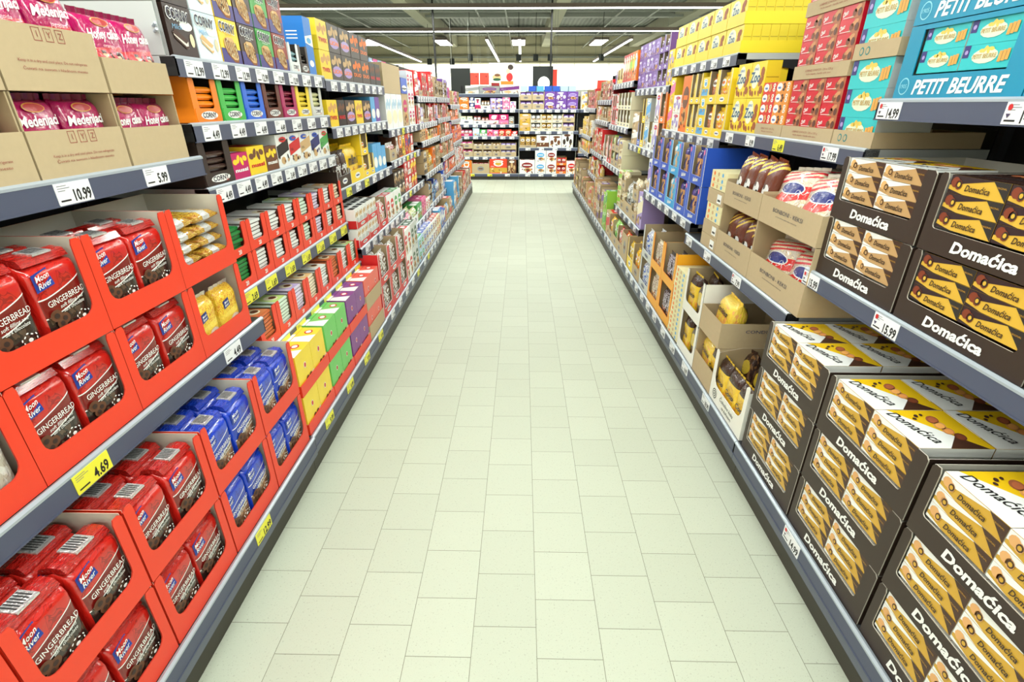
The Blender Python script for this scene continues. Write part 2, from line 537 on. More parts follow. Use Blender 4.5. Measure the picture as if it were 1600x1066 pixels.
# ---------------- gingerbread
def ginger(colr):
    red = colr == 'red'
    base = (196, 34, 26) if red else (24, 66, 196)
    dark = (150, 22, 20) if red else (18, 46, 160)
    band = (120, 24, 20) if red else (26, 60, 170)
    cook = (44, 34, 30) if red else (110, 82, 60)
    m = regmat('gingerbread_film_' + colr, base, [
        ('orn', 5, 0.022, 0.0, 1.0, dark),
        ('wave', 0.622, 0.02, 0.14, -1.0, 'white'), ('wave', 0.608, 0.02, 0.14, -1.0, band),
        ('wave', 0.412, 0.02, 0.14, -1.0, 'white'), ('wave', 0.398, 0.02, 0.14, -1.0, cook),
        ('blob', 7, 0.58, 0.0, 0.42, (84, 66, 52) if red else (160, 124, 90)),
        ('rect', 0.0, 0.05, 0, 1, base), ('rect', 0.95, 1.0, 0, 1, base)], rough=0.2, coat=0.6, bump=0.3, bscale=6)

    def b():
        r = empty('gingerbread_pouch')
        SC = Matrix.Scale(1.08, 4)
        mb = MB(); mb.M = SC; mb.pouch(0.122, 0.188, 0.072, m, e=0.28, wr=0.0035, seed=3, tap=0.86, topw=0.95, base=0.95)
        P = mb.P
        mb.txt('GINGERBREAD', 0.004, 0.109, 0.0125, WHT, 3, w=0.098, rot=0.10)
        mb.txt('soft filling and', 0.010, 0.096, 0.0075, WHT, 3, w=0.06, shear=0.3, rot=0.10)
        mb.txt('dark chocolate' if red else 'milk chocolate', 0.012, 0.086, 0.0075, WHT, 3, w=0.056, shear=0.3, rot=0.10)
        # cookie drawing
        brn = mat((96, 58, 36), 0.5); dk = mat((50, 32, 26), 0.5)
        for (u, v, a) in ((-0.036, 0.078, 0.014), (-0.020, 0.068, 0.013), (-0.030, 0.060, 0.012)):
            mb.ell(u, v, a, a * 0.9, brn, 3); mb.ell(u, v, a * 0.45, a * 0.4, dk, 4)
        for q in (0, 1):
            for i in range(11):
                t = i * 0.57
                mb.ell(0.026 - q * 0.02 + (0.015 + 0.003 * (i % 2)) * math.cos(t), 0.056 - q * 0.022 + (0.011 + 0.003 * (i % 2)) * math.sin(t), 0.0030, 0.0016, WHT, 4, n=6, rot=t + 1.57)
            mb.ell(0.026 - q * 0.02, 0.056 - q * 0.022, 0.005, 0.004, WHT, 4)
        mb.build('pouch', r)
        lg = MB(); lg.P = P; lg.M = SC
        bl = mat((26, 58, 150), 0.4)
        lg.pol([(-0.054, 0.132), (-0.012, 0.140), (-0.014, 0.176), (-0.054, 0.168)], bl, 2)
        lg.txt('Moon', -0.034, 0.162, 0.012, WHT, 4, w=0.031, shear=0.3, rot=0.18, bold=0.01)
        lg.txt('River', -0.033, 0.147, 0.012, WHT, 4, w=0.031, shear=0.3, rot=0.18, bold=0.01)
        o = lg.build('logo_patch', r); o['label'] = 'blue logo patch with white script'
        tp = MB(); tp.M = SC
        film = regmat('gingerbread_top_' + colr, base, [('orn', 12, 0.05, 0, 1, dark)], rough=0.16, coat=0.7, bump=0.7, bscale=7)
        tp.prismx([(0.008, 0.184), (0.066, 0.184), (0.060, 0.197), (0.040, 0.203), (0.016, 0.199)], -0.056, 0.056, film)
        tp.prismx([(0.012, 0.1985), (0.052, 0.2030), (0.050, 0.2065), (0.012, 0.2025)], -0.020, 0.024, FOIL)
        for i in range(6): tp.add([(-0.014 + i * 0.006, 0.018, 0.2042), (-0.012 + i * 0.006, 0.018, 0.2042), (-0.012 + i * 0.006, 0.048, 0.2071), (-0.014 + i * 0.006, 0.048, 0.2071)], [(0, 1, 2, 3)], INK)
        tp.build('folded_top', r)
        return r
    PR['ginger_' + colr] = (b, colr + ' gingerbread pouch', 'biscuit bag')


ginger('red'); ginger('blue')


def red_tray(key, w, h, d, lip, post, r, desc, num=None, inner=INNER, out=None, edge=None, art=None, name='display_tray', front_low=None, back=None):
    out = out or REDB

    def b():
        r_ = empty(name)
        mb = MB(); tray_body(mb, w, d, h, out, inner, front_low=front_low, back=back); mb.build('tray_body', r_)
        fp = MB(); fp.prism(ucut(w, h, lip, post, r), 0, 0.003, out, edge or REDE)
        fp.front(0)
        if num: fp.txt(num, 0.03 if w > 0.2 else 0.0, lip * 0.5, 0.016, WHT, 2, bold=0.03)
        if art: art(fp)
        fp.build('front_panel', r_)
        return r_
    PR[key] = (b, desc, 'display tray')


red_tray('tray_g', 0.302, 0.236, 0.27, 0.062, 0.028, 0.03, 'red window display tray')
red_tray('tray_w', 0.300, 0.236, 0.27, 0.062, 0.028, 0.022, 'red window tray with rolls')


@proto('wafer', 'yellow patterned wafer roll', 'biscuit bag')
def _():
    m = regmat('wafer_film', (232, 196, 70), [('orn', 10, 0.05, 0, 1, (180, 96, 24)), ('rect', 0.3, 0.62, 0, 1, (225, 228, 228)), ('orn', 30, 0.02, 0, 1, (150, 120, 60))], rough=0.15, coat=0.7, bump=0.7)
    mb = MB(); mb.M = Matrix.Translation((0, 0, 0.0)) @ Matrix.Rotation(-math.pi / 2, 4, 'X') @ Matrix.Rotation(0, 4, 'Z')
    mb.M = Matrix(((1, 0, 0, 0), (0, 0, 1, 0.0), (0, -1, 0, 0.038), (0, 0, 0, 1)))
    mb.pouch(0.122, 0.19, 0.036, m, e=0.6, wr=0.004, seed=9, base=0.3, tap=0.8, n=20, nv=10)
    return mb.build('wafer_roll')


@proto('wafer_stand', 'yellow ring biscuit pouch', 'biscuit bag')
def _():
    m = regmat('ring_biscuit_film', (240, 205, 60), [('orn', 11, 0.04, 0.45, 1, (214, 140, 30)), ('wave', 0.42, 0.12, 0, -1, (244, 216, 80)),
               ('ell', 0.62, 0.2, 0.26, 0.16, (230, 220, 200)), ('ell', 0.62, 0.2, 0.17, 0.10, (222, 150, 90)), ('ell', 0.62, 0.2, 0.07, 0.04, (240, 230, 210))], bump=0.5)
    r = empty('ring_biscuit_pouch')
    mb = MB(); mb.pouch(0.118, 0.17, 0.07, m, e=0.5, wr=0.004, seed=5, sealm=FOIL, tap=0.7); P = mb.P; mb.build('pouch', r)
    lg = MB(); lg.P = P
    lg.pol([(-0.04, 0.098), (-0.008, 0.106), (-0.010, 0.134), (-0.042, 0.126)], mat((26, 50, 120), 0.4), 2)
    lg.txt('Moon', -0.025, 0.122, 0.008, WHT, 4, w=0.022, shear=0.3, rot=0.24, bold=0.02)
    lg.txt('River', -0.025, 0.111, 0.008, WHT, 4, w=0.022, shear=0.3, rot=0.24, bold=0.02)
    lg.build('logo_patch', r)
    return r


@proto('white_bag', 'white glazed biscuit pouch', 'biscuit bag')
def _():
    m = regmat('white_biscuit_film', (215, 214, 206), [('blob', 7, 0.5, 0, 0.7, (190, 184, 168)), ('rect', 0, 1, 0.72, 1, (70, 30, 90))])
    mb = MB(); mb.pouch(0.122, 0.18, 0.07, m, e=0.5, seed=8, sealm=FOIL); return mb.build('biscuit_pouch')


# ---------------- kraft cartons
def carton(key, w, h, d, lip, desc, art=None, back=None, mo=None, mi_=None):
    mo = mo or KR; mi_ = mi_ or KR2

    def b():
        r = empty('open_carton')
        mb = MB(); tray_body(mb, w, d, h, mo, mi_, t=0.004, front_low=h, back=back)
        mb.build('carton_body', r)
        fp = MB(); fp.box(-w / 2, w / 2, 0, 0.0035, 0, lip, mo, top=KR2)
        fp.front(0)
        if art: art(fp, w, lip)
        fp.build('front_panel', r)
        return r
    PR[key] = (b, desc, 'carton')


def art_handle(fp, w, lip):
    for i in range(3):
        x = -0.035 + i * 0.032
        for (a, b, c, d) in ((x, lip - 0.004, x + 0.022, lip - 0.0055), (x, lip - 0.03, x + 0.022, lip - 0.0315), (x, lip - 0.03, x + 0.0015, lip - 0.004), (x + 0.0205, lip - 0.03, x + 0.022, lip - 0.004)):
            fp.rect(min(a, c), min(b, d), max(a, c), max(b, d), REDTX)
        fp.txt('IYZ'[i], x + 0.011, lip - 0.017, 0.013, REDTX)
    fp.txt('Keep it in a dry and cool place. Do not refrigerate', 0.0, lip * 0.46, 0.006, REDTX, w=w * 0.66, shear=0.1)
    fp.txt('Čuvati na suvom i hladnom mestu', 0.0, lip * 0.34, 0.006, REDTX, w=w * 0.62, shear=0.1)


def art_keksi(fp, w, lip):
    ink = mat((70, 70, 84), 0.7)
    fp.txt('BONBONI - KEKSI', 0.0, lip * 0.62, 0.016, ink, w=w * 0.5)
    fp.txt('proizvod konditorske industrije', 0.0, lip * 0.42, 0.005, ink, w=w * 0.36)


carton('carton_pink', 0.292, 0.185, 0.34, 0.105, 'kraft carton of honey biscuits', art_handle)
carton('carton_plain', 0.262, 0.185, 0.34, 0.10, 'narrow kraft carton')
carton('carton_keksi', 0.475, 0.262, 0.36, 0.125, 'wide kraft carton', art_keksi, back=0.262)
carton('carton_keksi2', 0.475, 0.11, 0.36, 0.11, 'low wide kraft carton', art_keksi, back=0.11)
carton('carton_mid', 0.415, 0.262, 0.36, 0.13, 'medium kraft carton', art_keksi, back=0.262)
carton('carton_mid2', 0.415, 0.12, 0.36, 0.11, 'low medium kraft carton', art_keksi, back=0.12)


def pinkp(key, word, sub, desc):
    m = regmat('magenta_film', (176, 14, 92), [('wave', 0.42, 0.05, 0.02, -1, (214, 60, 70)), ('blob', 6, 0.54, 0.0, 0.40, (70, 22, 26)), ('blob', 9, 0.60, 0.0, 0.36, (240, 190, 150)), ('orn', 3, 0.02, 0.0, 0.5, (214, 60, 90))], rough=0.15, coat=0.8, bump=0.6, bscale=7)

    @proto(key, desc, 'biscuit bag')
    def _():
        r = empty('honey_cake_pouch')
        mb = MB(); mb.pouch(0.138, 0.158, 0.062, m, e=0.55, wr=0.006, seed=len(word), sealm=mat((130, 10, 66), 0.25, coat=0.5), tap=0.80, topw=0.92); P = mb.P
        mb.txt(word, 0, 0.108, 0.022, WHT, 4, w=0.108, shear=0.25, rot=0.06, bold=0.03)
        mb.txt(sub, 0, 0.080, 0.009, mat((240, 190, 200), 0.4), 4, w=0.04, shear=0.2)
        mb.build('pouch', r)
        lg = MB(); lg.P = P
        lg.ell(0.0, 0.136, 0.030, 0.011, mat((214, 150, 60), 0.3), 2); lg.ell(0.0, 0.136, 0.027, 0.009, mat((170, 30, 30), 0.3), 3)
        lg.build('oval_logo', r)
        return r


pinkp('med', 'Medenjaci', 'jagoda', 'magenta strawberry honey biscuit pouch')
pinkp('honey', 'Honey cakes', 'orange', 'magenta honey cake pouch')


# ---------------- cereal bar boxes
def corny(key, base, top, desc, fruit, lower=(60, 50, 130), sub=''):
    @proto(key, desc, 'cereal box')
    def _():
        bm_, tm = mat(base, 0.35), mat(top, 0.35)
        w, h, d = 0.142, 0.146, 0.10
        mb = MB(); mb.box(-w / 2, w / 2, 0, d, 0, h, bm_, side=tm)
        mb.front(0)
        dk = mat((34, 28, 60), 0.4)
        if lower: mb.rect(-w / 2, 0, w / 2, 0.05, mat(lower, 0.35), 1)
        brn = mat((150, 92, 46), 0.6); tan = mat((224, 184, 126), 0.6); chz = mat((70, 40, 28), 0.5)
        if fruit == 'milk':
            mb.pol([(-w / 2, 0.10), (-0.01, 0.07), (w / 2, 0.11), (w / 2, h), (-w / 2, h)], mat((206, 224, 236) if top == 'white' or base[0] > 200 else base, 0.35), 1)
            mb.ell(0.030, 0.092, 0.034, 0.014, WHT, 2)
            mb.txt('Milch', -0.02, 0.086, 0.014, mat((120, 180, 220), 0.4), 4, shear=0.25, w=0.05)
            bar = chz if base[0] < 200 else tan
            mb.pol([(-0.05, 0.068), (-0.036, 0.076), (0.022, 0.046), (0.018, 0.026), (0.006, 0.028), (-0.044, 0.054)], mat((238, 232, 220), 0.5), 4)
            mb.pol([(-0.052, 0.066), (-0.036, 0.078), (0.024, 0.050), (0.010, 0.040)], bar, 5)
            mb.pol([(-0.046, 0.052), (0.008, 0.024), (0.018, 0.028), (0.020, 0.034), (0.006, 0.032), (-0.046, 0.060)], bar, 5)
            mb.ell(0.048, 0.052, 0.012, 0.02, mat((226, 214, 176), 0.5), 3)
        else:
            mb.pol([(-0.045, 0.055), (-0.030, 0.030), (0.010, 0.006), (0.040, 0.006), (0.050, 0.026), (0.044, 0.060), (0.022, 0.084), (-0.020, 0.086), (-0.044, 0.074)], brn, 2)
            mb.pol([(-0.045, 0.060), (-0.030, 0.036), (0.010, 0.014), (0.036, 0.014), (0.046, 0.032), (0.042, 0.064), (0.020, 0.087), (-0.020, 0.088), (-0.044, 0.078)], tan, 3)
            for i in range(26):
                a = random.uniform(-0.036, 0.038); b = random.uniform(-0.026, 0.024)
                mb.ell(0.002 + a, 0.052 + b - a * 0.25, 0.006, 0.004, random.choice([brn, mat((242, 226, 190), 0.6), mat((200, 140, 80), 0.6)]), 4, n=7, rot=i)
            for i in range(6):
                x = -0.036 + i * 0.014
                mb.pol([(x, 0.076 - i * 0.001), (x + 0.003, 0.078 - i * 0.001), (x + 0.013, 0.030 - i * 0.002), (x + 0.010, 0.028 - i * 0.002)], chz, 5)
        mb.txt('CORNY', -0.006, 0.119, 0.031, WHT, 5, w=0.117, rot=-0.06, bold=0.075); mb.txt('CORNY', -0.006, 0.119, 0.028, dk, 6, w=0.111, rot=-0.06, bold=0.03)
        if sub: mb.txt(sub, -0.004, 0.096, 0.007, WHT if base[0] < 200 else mat((190, 150, 20), 0.4), 5, w=0.05)
        mb.left(-w / 2, d)
        mb.rect(0.02, 0.09, d - 0.02, 0.11, dk, 1)
        mb.top(h); mb.txt('CORNY', 0, d / 2, 0.03, dk, 2, w=0.09)
        return mb.build('cereal_bar_box')


corny('c_milkb', (54, 38, 34), (54, 38, 34), 'brown and white cereal bar box', 'milk', None)
corny('c_milkw', (222, 234, 240), (222, 234, 240), 'pale blue cereal bar box', 'milk', None)
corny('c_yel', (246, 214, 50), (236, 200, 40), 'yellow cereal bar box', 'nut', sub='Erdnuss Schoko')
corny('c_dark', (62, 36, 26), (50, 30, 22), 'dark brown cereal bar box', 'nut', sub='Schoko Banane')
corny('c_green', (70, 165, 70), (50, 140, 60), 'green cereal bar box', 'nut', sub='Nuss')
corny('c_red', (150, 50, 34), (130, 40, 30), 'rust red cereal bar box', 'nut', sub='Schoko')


def dispenser(key, w, h, d, colr, barc, desc, word='CORNY', text=WHT, lip=0.045, oval=True):
    bm_ = mat(colr, 0.4)

    def b():
        r = empty('bar_dispenser')
        mb = MB(); tray_body(mb, w, d, h, bm_, mat((40, 34, 30), 0.8), front_low=h); 
        if d > 0.2:
            mb.left(-w / 2, d); mb.ell(d * 0.35, h * 0.62, 0.05, 0.028, mat('biscuit', 0.6), 1); mb.ell(d * 0.35, h * 0.60, 0.035, 0.02, mat('brown', 0.6), 2); mb.ell(d * 0.38, h * 0.3, 0.045, 0.022, mat('tan', 0.6), 1)
        mb.build('tray_body', r)
        fp = MB(); fp.prism(ucut(w, h, lip, w * 0.20, 0.008), 0, 0.003, bm_)
        fp.bev(-w / 2 + 0.003, w / 2 - 0.003, -0.0022, -0.0004, 0.002, lip, bm_, 0.006)
        fp.front(-0.0022)
        if oval: fp.ell(0, lip * 0.5, w * 0.32, lip * 0.3, WHT, 1)
        fp.txt(word, 0, lip * 0.52, lip * 0.36, mat((36, 24, 50), 0.4) if oval else text, 2, w=w * 0.52, bold=0.03)
        if oval: fp.txt('BIG', w * 0.2, lip * 0.26, lip * 0.16, mat('red', 0.4), 3)
        fp.build('front_panel', r)
        return r
    PR[key] = (b, desc, 'display tray')
    PR[key + '_bar'] = (lambda: bar_mesh(w - 0.03, 0.021, 0.11, barc), desc.split(' cereal')[0].split(' bar')[0] + ' wrapped bar', 'snack bar')


def bar_mesh(w, h, d, colr):
    m = mat(colr, 0.2, coat=0.5)
    mb = MB(); n = 10; pts = []
    for yy, k in ((0.0, 0.25), (0.008, 0.95), (d - 0.008, 0.95), (d, 0.25)):
        for i in range(n):
            a = 2 * math.pi * i / n
            pts.append((w / 2 * math.copysign(abs(math.cos(a)) ** 0.4, math.cos(a)), yy, h / 2 + h / 2 * k * math.copysign(abs(math.sin(a)) ** 0.6, math.sin(a))))
    fs = [(j * n + i, (j + 1) * n + i, (j + 1) * n + (i + 1) % n, j * n + (i + 1) % n) for j in range(3) for i in range(n)]
    mb.add(pts, fs + [tuple(range(n)), tuple(range(4 * n - 1, 3 * n - 1, -1))], m)
    return mb.build('wrapped_bar')


DISP = [('orange', (236, 128, 24), (244, 140, 30)), ('green', (66, 176, 76), (80, 190, 90)), ('blue', (42, 104, 214), (60, 120, 225)), ('brown', (98, 46, 30), (60, 32, 24)),
        ('magenta', (168, 34, 92), (130, 30, 60)), ('yellow', (240, 210, 50), (238, 214, 70)), ('pale grey', (205, 205, 198), (220, 222, 170))]
for n_, a_, b_ in DISP: dispenser('d_' + n_.replace(' ', ''), 0.165, 0.142, 0.30, a_, b_, n_ + ' cereal bar dispenser')
dispenser('d_black', 0.20, 0.15, 0.3, (52, 40, 36), (66, 46, 40), 'dark brown bar dispenser')


def snack(key, w, h, d, base, desc, word, tcol, blob='brown', lip=None, word_h=None, cat='snack box', name='snack_box', rot=0.0, oval=None):
    """small retail box with product picture and word mark"""
    @proto(key, desc, cat)
    def _():
        b = mat(base, 0.38)
        mb = MB(); mb.box(-w / 2, w / 2, 0, d, 0, h, b)
        mb.front(0)
        if blob:
            bm2 = mat(blob, 0.5)
            for i in range(4): mb.ell(-w * 0.3 + w * 0.2 * i, h * (0.66 + 0.1 * (i % 2)), w * 0.14, h * 0.11, bm2, 1, n=9, rot=i)
        if oval: mb.ell(0, h * 0.34, w * 0.42, h * 0.2, mat(oval, 0.4), 2)
        if word: mb.txt(word, 0, h * 0.34, word_h or h * 0.14, mat(tcol, 0.4), 3, w=w * 0.78, rot=rot, bold=0.04)
        mb.top(h); mb.rect(-w * 0.4, d * 0.2, w * 0.4, d * 0.8, mat(tcol if not word else oval or tcol, 0.4), 1)
        return mb.build(name)


# ---------------- chocolate bars in red trays
red_tray('tray_c', 0.16, 0.124, 0.20, 0.034, 0.032, 0.014, 'red chocolate bar tray', num='20', inner=mat((90, 40, 30), 0.7), back=0.05)
red_tray('tray_c2', 0.16, 0.15, 0.22, 0.034, 0.032, 0.014, 'taller red chocolate tray', num='20', inner=KR2, back=0.06)


def choc(key, face, top, desc):
    @proto(key, desc, 'chocolate bar')
    def _():
        mb = MB()
        mb.box(-0.044, 0.044, 0.002, 0.168, 0, 0.0035, mat((60, 40, 36), 0.5)); mb.bev(-0.047, 0.047, 0, 0.17, 0.0035, 0.0145, mat(face, 0.35), 0.0035)  # dark strip at the bottom paints the shaded gap between stacked bars
        mb.top(0.0145); mb.rect(-0.043, 0.004, 0.043, 0.166, mat(top, 0.35), 1); mb.ell(0, 0.05, 0.03, 0.03, mat('cream', 0.4), 2); mb.ell(0.006, 0.045, 0.018, 0.016, mat('brown', 0.4), 3)
        mb.rect(-0.038, 0.12, 0.038, 0.15, WHT, 2)
        return mb.build('chocolate_bar')


for n_, f_, t_ in (('white', (232, 236, 234), (236, 230, 226)), ('green', (30, 130, 60), (40, 150, 70)), ('mint', (214, 236, 220), (196, 222, 130)), ('lilac', (222, 214, 236), (196, 176, 220)),
                   ('orange', (210, 110, 60), (214, 130, 80)), ('cream', (238, 226, 200), (236, 190, 130))):
    choc('b_' + n_, f_, t_, n_ + ' edged chocolate bar')


# ---------------- tall milk cartons of biscuits (second left bay, bottom)
def fruitbox(key, base, desc, w=0.155, h=0.186, d=0.085):
    @proto(key, desc, 'biscuit box')
    def _():
        b = mat(base, 0.35, mott=0.08, bscale=18)
        mb = MB(); mb.box(-w / 2, w / 2, 0, d, 0, h, b); mb.front(0)
        mb.pol([(-w / 2, 0.0), (w / 2, 0.0), (w / 2, 0.06), (-w / 2, 0.02)], mat('cream', 0.4), 1)
        for i in range(7): mb.ell(-w * 0.1 + i * w * 0.07, 0.026 + (i % 3) * 0.012, 0.014, 0.011, mat(('biscuit', 'cream', 'brown')[i % 3], 0.5), 2, n=9)
        mb.ell(0, h * 0.62, 0.012, 0.014, WHT, 2); mb.ell(0, h * 0.62, 0.009, 0.011, mat('red', 0.4), 3)
        mb.top(h)
        mb.rect(-w / 2, 0, w / 2, d, mat(base, 0.35), 1); mb.pol([(-w / 2, 0), (0, 0), (-w * 0.2, d), (-w / 2, d)], WHT, 2); mb.ell(w * 0.18, d * 0.5, 0.022, 0.018, mat('red', 0.4), 2); mb.ell(w * 0.18, d * 0.5, 0.015, 0.012, WHT, 3)
        return mb.build('biscuit_box')


for n_, c in (('yellow', (242, 214, 60)), ('green', (110, 200, 100)), ('purple', (128, 60, 140)), ('coral', (232, 96, 80))): fruitbox('f_' + n_, c, n_ + ' fruit biscuit box')


@proto('fruit_tray', 'low red carton tray', 'display tray')
def _():
    r = empty('display_tray'); mb = MB(); tray_body(mb, 0.322, 0.30, 0.055, REDB, INNER); mb.build('tray_body', r)
    fp = MB(); fp.box(-0.161, 0.161, 0, 0.003, 0, 0.055, REDB); fp.build('front_panel', r); return r


@proto('kraft_low', 'low kraft carton tray', 'display tray')
def _():
    r = empty('display_tray'); mb = MB(); tray_body(mb, 0.322, 0.30, 0.09, KR, KR2); mb.build('tray_body', r)
    fp = MB(); fp.box(-0.161, 0.161, 0, 0.003, 0, 0.09, KR); fp.build('front_panel', r); return r


# ---------------- dark window cases with gold packs
def domcase(key, desc, w=0.404, h=0.192, d=0.39, body=None, inner=None, word='Domaćica', lipw=0.058, wc=WHT):
    body = body or DKB

    def b():
        r = empty('window_case')
        mb = MB(); tray_body(mb, w, d, h - 0.004, body, inner or mat((200, 196, 186), 0.6), t=0.003); mb.build('case_body', r)
        fp = MB(); o = ucut(w, h, lipw, 0.026, 0.010, post_r=0.040)
        fp.prism(o, 0, 0.003, body, mat((190, 184, 172), 0.6))
        fp.front(0)
        fp.txt(word, 0.0, lipw * 0.50, 0.026, wc, 2, w=0.185, shear=0.15, bold=0.04)
        fp.build('front_panel', r)
        return r
    PR[key] = (b, desc, 'display case')


domcase('case_y', 'dark brown window case')
domcase('case_b', 'dark brown window case with beige packs')


def dompack(key, desc, base, tri, cook, text=(60, 40, 26), w=0.1665, h=0.0415, d=0.18, topbase=(240, 196, 30), top2='white', dark=(70, 44, 32)):
    @proto(key, desc, 'biscuit pack')
    def _():
        g = mat(base, 0.28, coat=0.3); wt = mat(tri, 0.3); dk = mat(dark, 0.35)
        mb = MB(); mb.box(-w / 2, w / 2, 0, d, 0, h, g, side=mat(tri, 0.3)); mb.front(0)
        mb.pol([(-w / 2, h * 0.42), (w * 0.28, h), (-w / 2, h)], wt, 1); mb.pol([(-w / 2, 0), (-w * 0.2, 0), (-w / 2, h * 0.2)], wt, 1)
        mb.pol([(w * 0.22, h), (w / 2, 0), (w / 2, h)], dk, 2)
        mb.ell(-w * 0.40, h * 0.62, w * 0.075, h * 0.30, mat(cook, 0.5), 3, n=10); mb.ell(-w * 0.33, h * 0.5, w * 0.06, h * 0.28, mat(cook, 0.5), 3, n=9)
        mb.ell(-w * 0.32, h * 0.52, w * 0.045, h * 0.22, dk, 4, n=10); mb.ell(-w * 0.32, h * 0.52, w * 0.028, h * 0.13, g, 5, n=8)
        mb.txt('Domaćica', w * 0.02, h * 0.40, h * 0.34, mat(text, 0.4), 4, w=w * 0.42, shear=0.2, bold=0.02)
        mb.txt('ORIGINAL', w * 0.385, h * 0.70, h * 0.10, mat((200, 150, 50), 0.4), 4)
        mb.top(h)
        mb.rect(-w / 2, 0, w / 2, d, mat(topbase, 0.25, coat=0.4), 1)
        mb.pol([(-w / 2, 0), (w / 2, 0), (w / 2, d * 0.42), (w * 0.20, d * 0.68), (-w / 2, d * 0.16)], mat(top2, 0.25, coat=0.4), 2)
        mb.pol([(w / 2, d * 0.42), (w / 2, d * 0.93), (w * 0.2, d * 0.68)], dk, 2)
        for (u, v, a, b, c) in ((-0.038, 0.118, 0.020, 0.014, (160, 90, 56)), (-0.012, 0.118, 0.019, 0.014, (218, 156, 84)), (0.012, 0.122, 0.017, 0.013, (206, 138, 76)), (0.036, 0.134, 0.017, 0.013, (110, 56, 34)), (-0.055, 0.088, 0.008, 0.005, (60, 36, 26)), (-0.042, 0.076, 0.006, 0.005, (60, 36, 26)), (-0.060, 0.104, 0.006, 0.004, (60, 36, 26))):
            mb.ell(u, v, a, b, mat(c, 0.5), 3, rot=-0.7); mb.ell(u + 0.002, v, a * 0.75, b * 0.7, mat(tuple(min(255, int(x * 1.15)) for x in c), 0.5), 4, rot=-0.7)
        mb.txt('Domaćica', -0.002, 0.050, 0.030, INK, 4, w=0.135, shear=0.2, rot=0.28, bold=0.01)
        return mb.build('biscuit_pack')


dompack('dp_y', 'gold and white biscuit pack', (206, 160, 44), 'white', (224, 170, 110))
dompack('dp_b', 'beige and white biscuit pack', (196, 156, 104), 'white', (224, 176, 110))
dompack('dp_d', 'gold and black chocolate biscuit pack', (222, 178, 64), (52, 36, 40), (130, 56, 30), dark=(46, 42, 40), topbase=(60, 44, 40), top2=(60, 40, 36))


# ---------------- turquoise cases
TQ = mat((10, 140, 178), 0.4); TQ2 = mat((40, 190, 196), 0.4)


@proto('case_t', 'turquoise window case', 'display case')
def _():
    w, h, d = 0.445, 0.19, 0.38
    r = empty('window_case')
    mb = MB(); tray_body(mb, w, d, h - 0.003, TQ, INNER, t=0.003); mb.box(-w / 2 + 0.003, w / 2 - 0.003, 0.01, d - 0.004, h - 0.0028, h - 0.0008, TQ); mb.build('case_body', r)
    fp = MB(); fp.box(-w / 2, w / 2, 0, 0.003, 0, 0.062, TQ); fp.box(-w / 2, -0.165, 0, 0.003, 0.062, h, TQ); fp.box(0.155, w / 2, 0, 0.003, 0.062, h, TQ); fp.box(-0.165, 0.155, 0, 0.003, h - 0.012, h, TQ)
    fp.front(0); fp.txt('PETIT BEURRE', 0.015, 0.031, 0.036, WHT, 2, w=0.31, shear=0.2, bold=0.03)
    fp.ell(-0.185, 0.034, 0.021, 0.023, mat((150, 220, 235), 0.4), 1, 18); fp.ell(-0.185, 0.034, 0.018, 0.020, TQ, 2, 18); fp.txt('1905', -0.185, 0.034, 0.011, mat((150, 220, 235), 0.4), 3)
    fp.build('front_panel', r)
    return r


def petit(key, w, h, d, desc):
    @proto(key, desc, 'biscuit pack')
    def _():
        mb = MB(); mb.box(-w / 2, w / 2, 0, d, 0, h, TQ2, side=mat((205, 208, 205), 0.3, 0.2)); mb.front(0)
        k = h / 0.085
        mb.rect(-w * 0.49, h * 0.5, -w * 0.36, h, mat((52, 48, 120), 0.4), 1); mb.ell(-w * 0.42, h * 0.72, 0.008 * k, 0.008 * k, mat('lilac', 0.4), 2)
        mb.ell(-w * 0.02, h * 0.52, w * 0.26, h * 0.30, mat((222, 232, 205), 0.4), 2)
        for i in range(4): mb.ell(-w * 0.10 + i * w * 0.06, h * (0.74 + 0.05 * (i % 2)), w * 0.06, h * 0.08, mat((232, 200, 90), 0.4), 3, n=7, rot=i)
        mb.txt('PETIT BEURRE', -w * 0.02, h * 0.52, h * 0.17, mat((196, 160, 90), 0.4), 4, w=w * 0.46, bold=0.02)
        for i in range(3): mb.rect(w * (0.26 + 0.07 * i), h * (0.24 + 0.03 * i), w * (0.32 + 0.07 * i), h * (0.66 + 0.03 * i), mat((224, 162, 76), 0.5), 3 + i)
        return mb.build('biscuit_pack')


petit('pb_small', 0.152, 0.056, 0.18, 'turquoise butter biscuit pack')
petit('pb_big', 0.215, 0.088, 0.18, 'large turquoise butter biscuit pack')


def lowtray(key, w, d, h, desc, mo=None, art=None, mi_=None):
    mo = mo or KR

    def b():
        r = empty('carton_tray'); mb = MB(); tray_body(mb, w, d, h, mo, mi_ or KR2, t=0.003); mb.build('tray_body', r)
        fp = MB(); fp.box(-w / 2, w / 2, 0, 0.003, 0, h, mo); fp.front(0)
        if art: art(fp, w, h)
        fp.build('front_panel', r); return r
    PR[key] = (b, desc, 'carton tray')


def art_red(fp, w, h):
    fp.txt('LEIBNIZ CHOCO - 24 x 125 g', 0, h * 0.6, 0.007, REDTX, w=w * 0.5); fp.txt('Nicht stapeln - handle with care', 0, h * 0.35, 0.006, REDTX, w=w * 0.45)


def art_rec(fp, w, h):
    t = mat((40, 130, 130), 0.6)
    for u in (-w * 0.3, -w * 0.16): fp.ell(u, h * 0.5, 0.012, 0.013, t, 1); fp.ell(u, h * 0.5, 0.008, 0.009, KR, 2)


lowtray('lt_red', 0.40, 0.36, 0.05, 'kraft tray of red packs', art=art_red)
lowtray('lt_tq', 0.235, 0.36, 0.05, 'kraft tray of turquoise packs', art=art_rec)
lowtray('lt_min', 0.275, 0.36, 0.05, 'kraft tray of orange packs', art=art_red)


